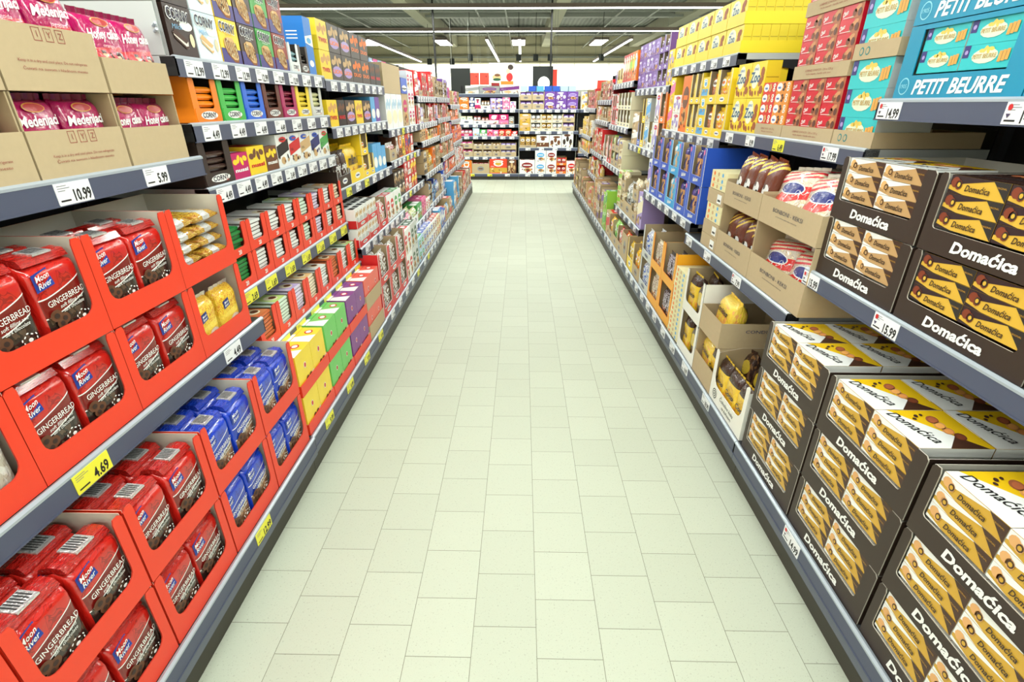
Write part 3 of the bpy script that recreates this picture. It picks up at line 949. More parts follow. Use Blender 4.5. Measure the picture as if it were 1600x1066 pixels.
@proto('leib', 'red chocolate biscuit pack', 'biscuit pack')
def _():
    w, h, d = 0.128, 0.0438, 0.17
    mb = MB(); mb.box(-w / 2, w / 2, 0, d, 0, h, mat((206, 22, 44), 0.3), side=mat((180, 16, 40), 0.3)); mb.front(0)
    mb.pol([(-w * 0.05, 0), (w / 2, 0), (w / 2, h), (w * 0.22, h)], mat((176, 104, 66), 0.4), 1)
    mb.ell(w * 0.12, h * 0.40, w * 0.10, h * 0.26, mat((120, 66, 40), 0.4), 2, n=9); mb.ell(w * 0.24, h * 0.66, w * 0.16, h * 0.20, mat((206, 142, 92), 0.4), 2, n=9, rot=0.4); mb.ell(w * 0.36, h * 0.36, w * 0.09, h * 0.3, mat((96, 50, 34), 0.4), 3, n=9)
    mb.txt('Choco', -w * 0.31, h * 0.48, h * 0.34, WHT, 3, w=w * 0.25, shear=0.3, rot=0.3, bold=0.03); mb.rect(-w * 0.4, h * 0.1, w * 0.1, h * 0.14, WHT, 2)
    mb.right(w / 2); mb.ell(d * 0.2, h * 0.5, 0.018, 0.014, WHT, 1); mb.ell(d * 0.2, h * 0.5, 0.015, 0.011, mat((180, 16, 40), 0.3), 2)
    return mb.build('biscuit_pack')


def minis(key, base, cook, desc):
    @proto(key, desc, 'biscuit pack')
    def _():
        w, h, d = 0.134, 0.0438, 0.17
        mb = MB(); mb.box(-w / 2, w / 2, 0, d, 0, h, mat(base, 0.3)); mb.front(0)
        mb.ell(-w * 0.28, h * 0.5, w * 0.2, h * 0.40, WHT, 1); mb.txt('minis', -w * 0.28, h * 0.48, h * 0.24, mat('blue', 0.4), 2, w=w * 0.2, bold=0.03)
        for i in range(3): mb.ell(w * (0.02 + 0.06 * (i % 2)), h * (0.26 + 0.24 * i), w * 0.08, h * 0.14, mat(cook, 0.5), 2, n=8)
        for i in range(2): mb.ell(w * 0.32, h * (0.3 + 0.4 * i), w * 0.09, h * 0.2, WHT, 2, n=9); mb.ell(w * 0.32, h * (0.3 + 0.4 * i), w * 0.05, h * 0.1, mat('tan', 0.4), 3, n=7)
        return mb.build('biscuit_pack')


minis('min_o', (236, 150, 60), (90, 54, 38), 'orange mini biscuit pack'); minis('min_r', (222, 56, 44), (214, 170, 100), 'red mini biscuit pack')


def zoo(key, w, h, d, desc, art=True):
    @proto(key, desc, 'biscuit box')
    def _():
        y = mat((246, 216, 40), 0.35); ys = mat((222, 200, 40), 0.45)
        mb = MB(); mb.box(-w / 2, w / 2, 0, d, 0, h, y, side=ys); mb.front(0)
        mb.ell(-w * 0.14, h * 0.60, w * 0.25, h * 0.34, mat((236, 240, 214), 0.4), 1, 18); mb.txt('Zoo', -w * 0.14, h * 0.58, h * 0.28, mat((44, 90, 130), 0.4), 2, bold=0.03)
        mb.txt('LEIBNIZ', -w * 0.16, h * 0.80, h * 0.07, mat('blue', 0.4), 2)
        br = mat((160, 84, 36), 0.5)
        for (u, v, a, b) in ((0.30, 0.70, 0.12, 0.15), (0.27, 0.46, 0.10, 0.20), (0.36, 0.22, 0.11, 0.14), (0.24, 0.12, 0.04, 0.1), (-0.34, 0.16, 0.07, 0.13), (-0.18, 0.12, 0.06, 0.10), (-0.42, 0.3, 0.04, 0.1), (0.02, 0.14, 0.05, 0.08)): mb.ell(w * u, h * v, w * a, h * b, br, 2, n=8, rot=v * 5)
        mb.right(w / 2); mb.rect(d * 0.08, h * 0.55, d * 0.92, h * 0.57, mat((150, 130, 20), 0.5), 1)
        return mb.build('biscuit_box')


zoo('zoo', 0.252, 0.128, 0.046, 'yellow animal biscuit box')
zoo('zoo_big', 0.17, 0.16, 0.07, 'tall yellow animal biscuit box')
lowtray('lt_zoo', 0.256, 0.40, 0.058, 'low yellow box tray', mo=mat((240, 214, 40), 0.4), mi_=mat((220, 200, 40), 0.5))


# ---------------- tall blue trays
def blue_tray(key, colr, desc):
    def art(fp): fp.front(0); fp.txt('Bahlsen', 0, 0.03, 0.022, WHT, 2, w=0.09, shear=0.35, rot=0.12, bold=0.03); fp.ell(0.098, 0.19, 0.012, 0.016, mat('pink', 0.4), 3)
    red_tray(key, 0.245, 0.216, 0.36, 0.052, 0.036, 0.006, desc, out=mat(colr, 0.4), edge=mat('white', 0.5), inner=KR2, art=art)


blue_tray('bt_d', (38, 84, 196), 'tall blue window tray'); blue_tray('bt_l', (48, 160, 220), 'tall light blue window tray')


def bag(key, w, h, d, base, desc, regs, seal=True, e=0.5, name='biscuit_pouch', text=None, tcol='white', th=None, tz=0.5, wr=0.004, cat='biscuit bag'):
    @proto(key, desc, cat)
    def _():
        m = regmat('film_' + key, base, regs)
        mb = MB(); mb.pouch(w, h, d, m, e=e, n=22, nv=12, wr=wr, seed=len(key) * 1.7, sealm=(mat(base, 0.25, coat=0.4) if seal else None), topw=0.9)
        if text: mb.txt(text, 0, h * tz, th or h * 0.12, mat(tcol, 0.4), 5, w=w * 0.72, shear=0.2, bold=0.03)
        return mb.build(name)


bag('bah_d', 0.090, 0.195, 0.05, (30, 34, 110), 'dark blue biscuit pouch', [('blob', 4, 0.5, 0, 0.7, (216, 160, 104)), ('ell', 0.5, 0.78, 0.3, 0.08, (80, 60, 150))])
bag('bah_l', 0.090, 0.195, 0.05, (90, 180, 220), 'light blue biscuit pouch', [('blob', 4, 0.52, 0, 0.7, (226, 190, 150)), ('ell', 0.5, 0.78, 0.3, 0.08, 'white')])
bag('spiral', 0.232, 0.20, 0.12, (214, 206, 192), 'clear bag of spiral biscuits', [('blob', 7, 0.52, 0, 1, (236, 222, 190)), ('orn', 12, 0.02, 0, 1, (190, 160, 120)), ('wave', 0.36, 0.25, 0.0, 0.12, (222, 40, 36)),
    ('wave', 0.62, 0.2, 0, 0.58, (214, 50, 60)), ('wave', 0.70, 0.2, 0, 0.66, (214, 50, 60)), ('wave', 0.78, 0.2, 0, 0.74, (214, 50, 60)), ('ell', 0.52, 0.52, 0.34, 0.12, 'white'), ('ell', 0.52, 0.52, 0.31, 0.10, (28, 44, 130)), ('orn', 4, 0.012, 0.0, 0.5, 'white')], e=0.7, wr=0.012)
bag('dog', 0.105, 0.19, 0.06, (104, 44, 22), 'brown snack pouch with pet picture', [('wave', 0.60, 0.3, 0, 0.54, (226, 190, 60)), ('wave', 0.72, 0.3, 0, 0.67, (226, 190, 60)), ('ell', 0.5, 0.30, 0.32, 0.13, 'white'), ('ell', 0.72, 0.24, 0.12, 0.05, (30, 24, 24)), ('ell', 0.3, 0.36, 0.1, 0.05, (30, 24, 24))], wr=0.006)
bag('banana', 0.125, 0.215, 0.07, (240, 200, 50), 'yellow snack pouch', [('ell', 0.5, 0.45, 0.32, 0.22, (226, 178, 40)), ('blob', 7, 0.62, 0, 0.35, (236, 160, 60)), ('rect', 0, 1, 0.74, 1, (58, 34, 26))], text='Coco', tcol='black', tz=0.52)
bag('yellowbig', 0.20, 0.21, 0.10, (236, 200, 70), 'large yellow biscuit bag', [('blob', 6, 0.55, 0.3, 0.8, (236, 170, 90)), ('wave', 0.3, 0.1, 0, -1, (240, 190, 40))], text='Cookies', tcol='dark brown', tz=0.7, wr=0.007)
bag('choccookie', 0.11, 0.20, 0.05, (52, 30, 24), 'dark brown biscuit pouch', [('blob', 5, 0.55, 0, 1, (120, 84, 50)), ('ell', 0.5, 0.6, 0.4, 0.16, (216, 186, 60))], wr=0.006)


@proto('wtray', 'white window tray with line drawing', 'display tray')
def _():
    w, h, d = 0.385, 0.26, 0.34
    wm = mat((236, 236, 228), 0.5)
    r = empty('display_tray'); mb = MB(); tray_body(mb, w, d, h, wm, KR2, front_low=h * 0.9); mb.build('tray_body', r)
    fp = MB(); fp.prism(ucut(w, h, 0.085, 0.03, 0.05, flare=0.01), 0, 0.003, wm); fp.front(0)
    bk = mat((40, 40, 44), 0.5)
    fp.txt('Čokolino keks', 0.02, 0.056, 0.020, bk, 2, w=0.16, shear=0.35); fp.txt('sa kakaom', 0.03, 0.028, 0.018, bk, 2, w=0.11, shear=0.35)
    for i in range(5): fp.ell(-0.13, 0.045, 0.026 - i * 0.005, 0.026 - i * 0.005, bk if i % 2 == 0 else wm, 1 + i)
    fp.build('front_panel', r); return r


red_tray('wtray_s', 0.30, 0.24, 0.34, 0.06, 0.03, 0.03, 'white framed biscuit tray', out=mat((236, 236, 228), 0.5), edge=mat('grey', 0.5), inner=KR2)
red_tray('otray', 0.30, 0.245, 0.34, 0.06, 0.035, 0.01, 'amber window carton', out=mat((240, 168, 30), 0.4), edge=mat('orange', 0.5), inner=KR2)
bag('cerealo', 0.105, 0.19, 0.06, (232, 222, 200), 'patterned cereal pouch', [('orn', 6, 0.05, 0.1, 0.9, (110, 50, 60)), ('blob', 8, 0.55, 0, 0.4, (220, 150, 70))])
bag('cereald', 0.105, 0.19, 0.06, (70, 60, 62), 'dark cereal pouch', [('orn', 6, 0.05, 0.3, 0.9, (220, 210, 225)), ('blob', 8, 0.55, 0, 0.4, (200, 120, 70))])


@proto('creambox', 'small cream wafer box', 'biscuit box')
def _():
    mb = MB(); mb.box(-0.11, 0.11, 0, 0.2, 0, 0.03, mat((232, 224, 176), 0.45)); mb.front(0)
    for i in range(3): mb.ell(-0.07 + i * 0.06, 0.015, 0.013, 0.010, mat(('orange', 'tan', 'light blue')[i], 0.4), 1)
    return mb.build('wafer_box')


@proto('kraftbox', 'closed kraft box', 'carton')
def _():
    mb = MB(); mb.box(-0.115, 0.115, 0, 0.3, 0, 0.07, KR); mb.front(0); mb.rect(0.03, 0.01, 0.09, 0.055, WHT, 1); mb.rect(0.04, 0.02, 0.08, 0.03, INK, 2); return mb.build('kraft_box')


# ---------------- generic goods: colour names decide look and description; product words are made up
def gbox(base, acc, w, h, d=0.14, kind=0):
    key = 'gb_%s_%s_%d_%d_%d_%d' % (base, acc, w * 1000, h * 1000, d * 1000, kind)
    if key not in PR:
        nm, cat = (('chocolate box', 'sweets box'), ('cookie box', 'biscuit box'), ('wafer box', 'biscuit box'), ('sweets box', 'sweets box'), ('carton', 'carton'))[kind]
        def b():
            mb = MB(); bm_, am = mat(base, 0.38), mat(acc, 0.4)
            mb.box(-w / 2, w / 2, 0, d, 0, h, bm_); mb.front(0)
            if kind == 0:
                mb.ell(0, h * 0.62, w * 0.36, h * 0.2, am, 1); mb.ell(w * 0.05, h * 0.28, w * 0.26, h * 0.15, mat('biscuit', 0.5), 2, 9); mb.ell(w * 0.05, h * 0.28, w * 0.14, h * 0.09, mat('brown', 0.5), 3, 8)
                mb.rect(-w * 0.25, h * 0.58, w * 0.25, h * 0.66, bm_, 2)
            elif kind == 1:
                mb.pol([(-w / 2, h * 0.3), (w / 2, h * 0.5), (w / 2, h * 0.85), (-w / 2, h * 0.65)], am, 1); mb.ell(-w * 0.1, h * 0.2, w * 0.2, h * 0.12, mat('tan', 0.5), 2, 9)
            elif kind == 2:
                mb.rect(-w / 2, h * 0.06, w / 2, h * 0.4, am, 1); mb.ell(0, h * 0.68, w * 0.28, h * 0.2, mat('white', 0.4), 1, 10); mb.ell(0, h * 0.68, w * 0.18, h * 0.13, am, 2, 9)
            elif kind == 3:
                for i in range(3): mb.ell(-w * 0.28 + i * w * 0.28, h * (0.4 + 0.2 * (i % 2)), w * 0.13, h * 0.2, am, 1, 9)
            rr = random.Random(int(w * 1000) + int(h * 777) + kind * 13 + len(base) * 5 + len(acc))
            if kind != 4:
                if kind != 0: mb.ell(rr.uniform(-0.1, 0.1) * w, h * 0.84, w * 0.30, h * 0.085, WHT if base not in ('white', 'cream') else mat(rr.choice(('red', 'blue', 'brown')), 0.4), 4, 9); mb.rect(-w * 0.18, h * 0.82, w * 0.18, h * 0.86, am if acc != base else INK, 5)
                for i in range(7): mb.ell(rr.uniform(-0.42, 0.42) * w, rr.uniform(0.06, 0.34) * h, w * rr.uniform(0.04, 0.10), h * rr.uniform(0.03, 0.06), mat(rr.choice(('brown', 'biscuit', 'cream', 'dark brown', 'tan', acc)), 0.5), 5, 7, rot=rr.random() * 3)
                for i in range(3): mb.rect(-w * 0.44, h * (0.46 + i * 0.028), -w * 0.44 + w * rr.uniform(0.1, 0.3), h * (0.458 + i * 0.028 + 0.010), INK if base in ('white', 'cream', 'yellow', 'kraft', 'tan') else WHT, 5)
            mb.top(h); mb.rect(-w * 0.42, d * 0.12, w * 0.42, d * 0.6, am, 1); mb.ell(0, d * 0.36, w * 0.2, d * 0.16, WHT, 2, 9)
            return mb.build(nm.replace(' ', '_'))
        PR[key] = (b, ('%s and %s ' % (base, acc) if base != acc else base + ' ') + nm, cat)
    return key


def gbag(base, acc, w, h, d=0.05):
    key = 'gg_%s_%s_%d_%d' % (base, acc, w * 1000, h * 1000)
    if key not in PR:
        nm = {'yellow': 'crisp pouch', 'orange': 'crisp pouch', 'gold': 'crisp pouch', 'cream': 'cookie pouch', 'tan': 'cookie pouch', 'brown': 'cookie pouch', 'kraft': 'cookie pouch', 'dark brown': 'cookie pouch', 'red': 'candy pouch', 'purple': 'candy pouch', 'lilac': 'candy pouch', 'magenta': 'candy pouch', 'pink': 'candy pouch', 'dark red': 'candy pouch'}.get(base, 'snack pouch')
        def b():
            m = regmat('film_%s_%s' % (base, acc), base, [('orn', 7, 0.035, 0, 1, acc), ('blob', 8, 0.56, 0, 0.5, 'biscuit' if acc in ('white', 'red', 'grey') else acc), ('ell', 0.5, 0.68, 0.36, 0.12, 'white' if base != 'white' else acc), ('ell', 0.5, 0.68, 0.24, 0.05, acc if base != 'white' else 'white'), ('blob', 14, 0.66, 0, 1, 'white')])
            mb = MB(); mb.pouch(w, h, d, m, e=0.5, n=14, nv=8, wr=0.004, seed=w * 90, sealm=mat(base, 0.25, coat=0.4), topw=0.9); return mb.build(nm.replace(' ', '_'))
        PR[key] = (b, '%s and %s %s' % (base, acc, nm), 'snack bag')
    return key


def gtray(colr, w, h, d=0.3, lip=0.05, post=0.02):
    key = 'gt_%s_%d_%d_%d' % (colr, w * 1000, h * 1000, lip * 1000)
    if key not in PR:
        def art(fp):
            fp.ell(0, lip * 0.5, w * 0.2, lip * 0.26, mat('white' if colr not in ('white', 'cream', 'kraft', 'pale grey') else 'grey', 0.5), 1, 10); fp.rect(-w * 0.12, lip * 0.44, w * 0.12, lip * 0.56, mat('dark blue' if colr != 'kraft' else 'brown', 0.5), 2)
        red_tray(key, w, h, d, lip, post, 0.012, colr + ' shelf tray', art=art, out=(KR if colr == 'kraft' else mat(colr, 0.42)), edge=(KR2 if colr == 'kraft' else mat('white', 0.5)), inner=KR2)
    return key


# ------------------------------------------------------------------ recipes: f = Frame at slot centre
def R_ginger(colr, tray='tray_g'):
    def r(f, t=0):
        f.put(tray)
        for y in ((0.010, 0.095) if t else (0.010,)):
            for x in (-0.070, 0.070): f.put('ginger_' + colr, x + random.uniform(-0.002, 0.002), y + random.uniform(0, 0.004), 0.003 + random.uniform(0, 0.0) , jit=0.02)
    return r


def R_pair(tray, key, n=2, w=0.13, y=(0.012,), z=0.003, jit=0.04, rx=0.0):
    def r(f, t=0):
        if tray: f.put(tray)
        for yy in y:
            for i in range(n): f.put(key if isinstance(key, str) else key[i % len(key)], (i - (n - 1) / 2) * w, yy, z, jit=jit, rx=rx)
    return r


def R_wafers(f, t=0):
    f.put('tray_w')
    for k in range(5):
        for x in (-0.069, 0.069): f.put('wafer', x + random.uniform(-0.003, 0.003), 0.01 + random.uniform(0, 0.01), 0.003 + k * 0.0385, jit=0.03)


def R_choc(tray, key, n=7, tall=0.2):
    def r(f, t=0):
        f.put(tray)
        for k in range(n): f.put(key, random.uniform(-0.002, 0.002), 0.008 + random.uniform(0, 0.006), 0.0025 + k * 0.0152, rz=random.uniform(-0.06, 0.06))
    return r


def R_disp(key, n=5, lip=0.045):
    def r(f, t=0):
        f.put(key)
        for k in range(n): f.put(key + '_bar', 0, 0.005 + 0.003 * (k % 2), 0.003 + k * 0.0225, jit=0.01)
    return r


def R_case(key, pk, deep=1, rows=3):
    def r(f, t=0):
        f.put(key)
        for k in range(rows):
            for x in (-0.0985 + 0.008, 0.078):
                for j in range(deep if k == rows - 1 else 1): f.put(pk, x, 0.006 + j * 0.183, 0.0625 + k * 0.0425, jit=0.006)
        for x in (-0.0985 + 0.008, 0.078):
            for j in range(deep): f.put(pk, x, 0.006 + j * 0.183, 0.0045)
    return r


def R_stack(key, w, h, cols, rows, deep=1, d=0.15, z0=0.0, tray=None, jit=0.01, th=0.0):
    def r(f, t=0):
        if tray: f.put(tray)
        for k in range(rows):
            for i in range(cols):
                for j in range(deep):
                    kk = key if isinstance(key, str) else key[i % len(key)]
                    f.put(kk, (i - (cols - 1) / 2) * w, 0.006 + j * d, z0 + k * h, jit=jit if w > 0.03 else 0)
    return r


# ------------------------------------------------------------------ shelving units
RAIL = mat((76, 82, 104), 0.42); LIPM = mat((176, 186, 196), 0.35, 0.3); BLK = mat((22, 22, 24), 0.55); BRD = mat((46, 47, 50), 0.5); PANEL = mat((186, 190, 190), 0.45, 0.2)
PLN = mat((58, 54, 46), 0.5)
TAGW = mat((238, 240, 244), 0.35); TAGY = mat((236, 232, 60), 0.4); TG = mat((120, 122, 128), 0.5)
TAGS = {}


def tag_mesh(col, price, w=0.105, h=0.050, logo=False):
    k = (col, price, w, logo)
    if k not in TAGS:
        mb = MB(); mb.box(-w / 2, w / 2, -0.0016, 0, -h / 2, h / 2, TAGY if col == 'y' else TAGW); mb.front(-0.0016)
        mb.txt(price, w * 0.21, -h * 0.12, h * 0.52, INK, 1, w=w * (0.50 if len(price) > 4 else 0.42), bold=0.03)
        for i, l in enumerate((0.26, 0.34, 0.2)): mb.rect(-w * 0.44, h * (0.36 - 0.11 * i), -w * 0.44 + w * l, h * (0.39 - 0.11 * i), TG, 1)
        mb.rect(-w * 0.44, -h * 0.34, -w * 0.16, -h * 0.26, INK, 1)
        
        if logo: mb.ell(-w * 0.38, h * 0.28, w * 0.06, h * 0.14, mat('red', 0.4), 2); mb.pol([(-w * 0.44, 0.0), (-w * 0.32, 0.0), (-w * 0.38, -h * 0.2)], mat((70, 60, 90), 0.4), 2)
        o = mb.build('price_tag'); TAGS[k] = o.data; bpy.data.objects.remove(o)
    return TAGS[k]


def unit(side, y0, y1, bay, shelves, label, back=1.58, height=2.1, plinth=None, gate=None, side_near=False):
    """shelves: list of (z_top, X_front, tags) ; tags = list of (fraction along, 'w'/'y', price)"""
    L = y1 - y0; mid = (y0 + y1) / 2
    r = empty('shelving_unit')
    f = Frame(side, 0, mid, 0, bay, '', off=0)
    r.matrix_world = f.m
    thing(r, label, 'shelf unit', None)
    px = plinth
    mb = MB(); mb.box(-L / 2 + 0.001, L / 2 - 0.001, px, px + 0.02, 0, 0.10, PLN); mb.build('kick_plate', r)
    mb = MB(); mb.box(-L / 2 + 0.001, L / 2 - 0.001, back, back + 0.02, 0, height, BLK)
    mb.build('back_panel', r)
    for sx in (-1, 1):
        mb = MB(); mb.box(sx * (L / 2 - 0.014) - 0.012, sx * (L / 2 - 0.014) + 0.012, back - 0.03, back - 0.001, 0, height, BLK); mb.build('upright', r)
    for n, (z, X, tags) in enumerate(shelves):
        g = 0.0015
        sh = MB(); sh.box(-L / 2 + g, L / 2 - g, X + 0.004, back - 0.032, z - 0.03, z, BRD, side=PANEL)
        sh.prismx([(X + 0.06, z - 0.031), (back - 0.035, z - 0.031), (back - 0.035, z - 0.09)], -L / 2 + g, -L / 2 + 0.006, BLK)
        sh.prismx([(X + 0.06, z - 0.031), (back - 0.035, z - 0.031), (back - 0.035, z - 0.09)], L / 2 - 0.006, L / 2 - g, BLK)
        s_ = sh.build('shelf', r)
        rl = MB(); low = z - 0.056
        rl.prismx([(X, low), (X + 0.003, low), (X + 0.003, z - 0.003), (X, z - 0.006)], -L / 2 + g, L / 2 - g, RAIL)
        rl.prismx([(X - 0.001, z - 0.007), (X + 0.004, z - 0.006), (X + 0.014, z + 0.001), (X + 0.006, z + 0.004), (X - 0.001, z - 0.001)], -L / 2 + g, L / 2 - g, LIPM)
        rl.prismx([(X - 0.002, low - 0.003), (X + 0.004, low - 0.003), (X + 0.003, low + 0.001), (X - 0.002, low + 0.001)], -L / 2 + g, L / 2 - g, RAIL)
        if n == 0: rl.prismx([(X + 0.001, 0.10), (X + 0.004, 0.10), (X + 0.004, low), (X + 0.001, low)], -L / 2 + g, L / 2 - g, mat((92, 98, 112), 0.4))
        rl.box(-L / 2 + g, -L / 2 + 0.006, X, X + 0.05, low, z - 0.001, BLK); rl.box(L / 2 - 0.006, L / 2 - g, X, X + 0.05, low, z - 0.001, BLK)
        rl.build('price_rail', s_)
        for t in tags:
            o = bpy.data.objects.new('price_tag', tag_mesh(t[1], t[2], logo=len(t) > 3)); C.objects.link(o); o.parent = s_
            u = (t[0] - 0.5) * L * (1 if side in 'LE' else -1)
            o.location = (max(-L / 2 + 0.055, min(L / 2 - 0.055, u)), X - 0.0004, z - 0.032)
            o['label'] = ('yellow' if t[1] == 'y' else 'white') + ' price tag reading ' + t[2]
    return r


def tags(n, col='w', price='4.49', a=0.04, b=0.96, yl=()):
    ps = price if isinstance(price, (list, tuple)) else [price]
    return [(a + (b - a) * (i + 0.5) / n, 'y' if (col == 'y' or i in yl) else 'w', ps[i % len(ps)]) for i in range(n)]


def row(side, X, z, bay, shelf, y0, items, off=0.012, back=False):
    """items: (width, recipe or None, tiers, tier_h); placed from y0 away from the camera"""
    y = y0
    for it in items:
        w, rec = it[0], it[1]
        tiers = it[2] if len(it) > 2 else 1; th = it[3] if len(it) > 3 else 0.2
        if rec:
            for t in range(tiers):
                rr = rec[t % len(rec)] if isinstance(rec, (list, tuple)) else rec
                rr(Frame(side, X, y + w / 2, z + 0.002 + t * th, bay, shelf, off), t == tiers - 1)
        y += w
    return y
# ------------------------------------------------------------------ shelving: left side
LB = ['nearest left bay', 'second left bay', 'third left bay', 'fourth left bay', 'fifth left bay', 'sixth left bay', 'seventh left bay']
RB = [s.replace('left', 'right') for s in LB]
SN = ['bottom shelf', 'second shelf up', 'third shelf up', 'fourth shelf up', 'fifth shelf up', 'sixth shelf up']
YB = [0.47, 1.80, 3.13, 4.46, 5.79, 7.12, 8.45, 9.78]
PL, PRX = 0.9265, 0.962
LS = [
    [(0.19, 0.90, [(0.625, 'y', '12.99')]), (0.762, 1.008, [(0.34, 'y', '4.69'), (0.82, 'w', '4.49')]), (1.354, 1.09, [(0.58, 'w', '10.99'), (0.81, 'w', '5.99')])],
    [(0.19, 0.905, tags(4, 'y', '9.99', 0.02, 0.98)), (0.60, 1.03, tags(7, 'y', '1.69', 0.06, 1)), (0.85, 1.08, [(0.06, 'y', '2.69')] + tags(6, 'y', '1.69', 0.12, 1)),
     (1.245, 1.10, tags(9, 'w', ['4.49', '4.49', '4.49', '4.99', '3.49', '3.49'], 0.02, 1)), (1.455, 1.10, tags(7, 'w', '4.49', 0.01, 0.99)), (1.654, 1.10, tags(8, 'w', ['12.99'] * 6 + ['4.49'] * 2, 0.01, 0.98))],
    [(0.19, 0.91, tags(5, 'w', '5.99', yl=(4,))), (0.676, 1.02, tags(7, 'w', '3.49')), (1.04, 1.10, tags(6, 'w', '2.99', yl=(0, 2))), (1.39, 1.10, tags(8, 'w', '1.99')), (1.64, 1.10, tags(7, 'w', '6.99'))],
    [(0.19, 0.91, tags(6, 'w', '5.49', yl=(1,))), (0.457, 1.01, tags(6, 'w', '2.49')), (0.755, 1.08, tags(6, 'w', '3.99', yl=(2,))), (1.07, 1.10, tags(7, 'w', '3.29', yl=(3, 5))), (1.32, 1.10, tags(6, 'w', '7.99', yl=(2,)))],
    [(0.19, 0.92, tags(6, 'w', '4.99')), (0.47, 1.03, tags(6, 'w', '4.99')), (0.80, 1.06, tags(7, 'w', '4.99')), (1.14, 1.08, tags(8, 'w', '4.99')), (1.32, 1.10, tags(8, 'w', '4.99')), (1.59, 1.10, tags(8, 'w', '4.99'))],
    [(0.19, 0.92, tags(6, 'w', '4.99')), (0.62, 1.05, tags(6, 'w', '4.99')), (0.86, 1.06, tags(7, 'w', '4.99')), (1.10, 1.08, tags(7, 'w', '4.99')), (1.34, 1.10, tags(7, 'w', '4.99')), (1.59, 1.10, tags(7, 'w', '4.99'))],
    [(0.19, 0.93, tags(6, 'w', '4.99')), (0.60, 1.05, tags(6, 'w', '4.99')), (0.95, 1.08, tags(6, 'w', '4.99')), (1.28, 1.10, tags(6, 'w', '4.99')), (1.50, 1.10, tags(6, 'w', '4.99'))]]
RS = [
    [(0.19, 0.935, [(0.61, 'w', '14.99', 1)]), (0.974, 1.042, [(0.65, 'w', '15.99', 1), (0.98, 'w', '15.99', 1)]), (1.528, 1.137, [(0.60, 'w', '14.99', 1), (0.95, 'w', '14.99', 1)])],
    [(0.19, 0.935, [(0.28, 'w', '18.99'), (0.55, 'w', '6.99'), (0.75, 'w', '4.99'), (0.92, 'w', '4.99')]), (0.79, 1.02, [(0.37, 'w', '7.99', 1), (0.68, 'w', '4.99'), (0.93, 'w', '4.99')]), (1.379, 1.14, [(0.15, 'w', '17.99', 1), (0.46, 'y', '6.49'), (0.69, 'w', '8.99'), (0.90, 'w', '8.99')])],
    [(0.19, 0.94, tags(6, 'w', '4.99')), (0.85, 1.045, tags(6, 'w', ['8.99', '8.99', '7.99'])), (1.33, 1.14, tags(6, 'w', '3.99')), (1.764, 1.16, tags(6, 'w', ['5.99', '5.49']))],
    [(0.19, 0.945, tags(6, 'w', '4.99')), (0.505, 1.04, tags(5, 'w', '4.99')), (1.136, 1.14, tags(6, 'w', '4.99', yl=(3,))), (1.647, 1.16, tags(6, 'w', '4.99'))],
    [(0.19, 0.945, tags(6, 'w', '4.99')), (0.85, 1.07, tags(6, 'w', '4.99')), (1.28, 1.12, tags(6, 'w', '4.99')), (1.73, 1.14, tags(7, 'w', '4.99'))],
    [(0.19, 0.945, tags(6, 'w', '4.99')), (0.56, 1.05, tags(6, 'w', '4.99')), (0.88, 1.07, tags(6, 'w', '4.99')), (1.30, 1.12, tags(6, 'w', '4.99')), (1.56, 1.14, tags(6, 'w', '4.99'))],
    [(0.19, 0.945, tags(6, 'w', '4.99')), (0.80, 1.05, tags(6, 'w', '4.99')), (1.04, 1.07, tags(6, 'w', '4.99')), (1.45, 1.12, tags(6, 'w', '4.99'))]]
LDESC = ['shelving bay on the left with red gingerbread trays, nearest to the viewer', 'second shelving bay on the left, with cereal bar boxes on top',
         'third shelving bay on the left with white biscuit boxes low down', 'fourth shelving bay on the left with big cartons on its top shelf',
         'fifth shelving bay on the left with colourful chocolate boxes', 'sixth shelving bay on the left with red and orange goods', 'last shelving bay on the left, by the cross aisle']
RDESC = ['shelving bay on the right with dark window cases, nearest to the viewer', 'second shelving bay on the right with kraft cartons in the middle',
         'third shelving bay on the right with tall blue trays', 'fourth shelving bay on the right with purple boxes on top',
         'fifth shelving bay on the right with orange and red slim boxes on top', 'sixth shelving bay on the right with mixed snack packs', 'last shelving bay on the right, by the cross aisle']
for i in range(7):
    unit('L', YB[i], YB[i + 1], LB[i], LS[i], LDESC[i], plinth=PL, height=1.95 if i else 1.7)
    unit('R', YB[i], YB[i + 1], RB[i], RS[i], RDESC[i], plinth=PRX, height=1.95)
# end panel of the second left bay, next to the cereal boxes
r_ = empty('divider_panel'); thing(r_, 'grey steel divider panel beside the topmost cereal bar boxes', 'panel')
mb = MB(); mb.box(-1.56, -1.13, 1.803, 1.806, 1.656, 1.80, PANEL); mb.box(-1.56, -1.13, 1.803, 1.806, 1.803, 1.95, PANEL); mb.build('steel_sheet', r_)
mb = MB(); mb.box(-1.56, -1.12, 1.8062, 1.8085, 1.654, 1.95, mat((150, 154, 154), 0.5, 0.2)); mb.build('rear_sheet', r_)
mb = MB(); mb.tube((-1.145, 1.803, 1.72), (-1.125, 1.785, 1.725), 0.004, LIPM); mb.tube((-1.145, 1.803, 1.735), (-1.128, 1.79, 1.742), 0.004, LIPM); mb.build('hook', r_)


def LR(b, s, y0, items, off=0.012): z, X, _ = LS[b][s]; return row('L', X, z, LB[b], SN[s], y0, items, off)
def RR(b, s, y0, items, off=0.012): z, X, _ = RS[b][s]; return row('R', X, z, RB[b], SN[s], y0, items, off)


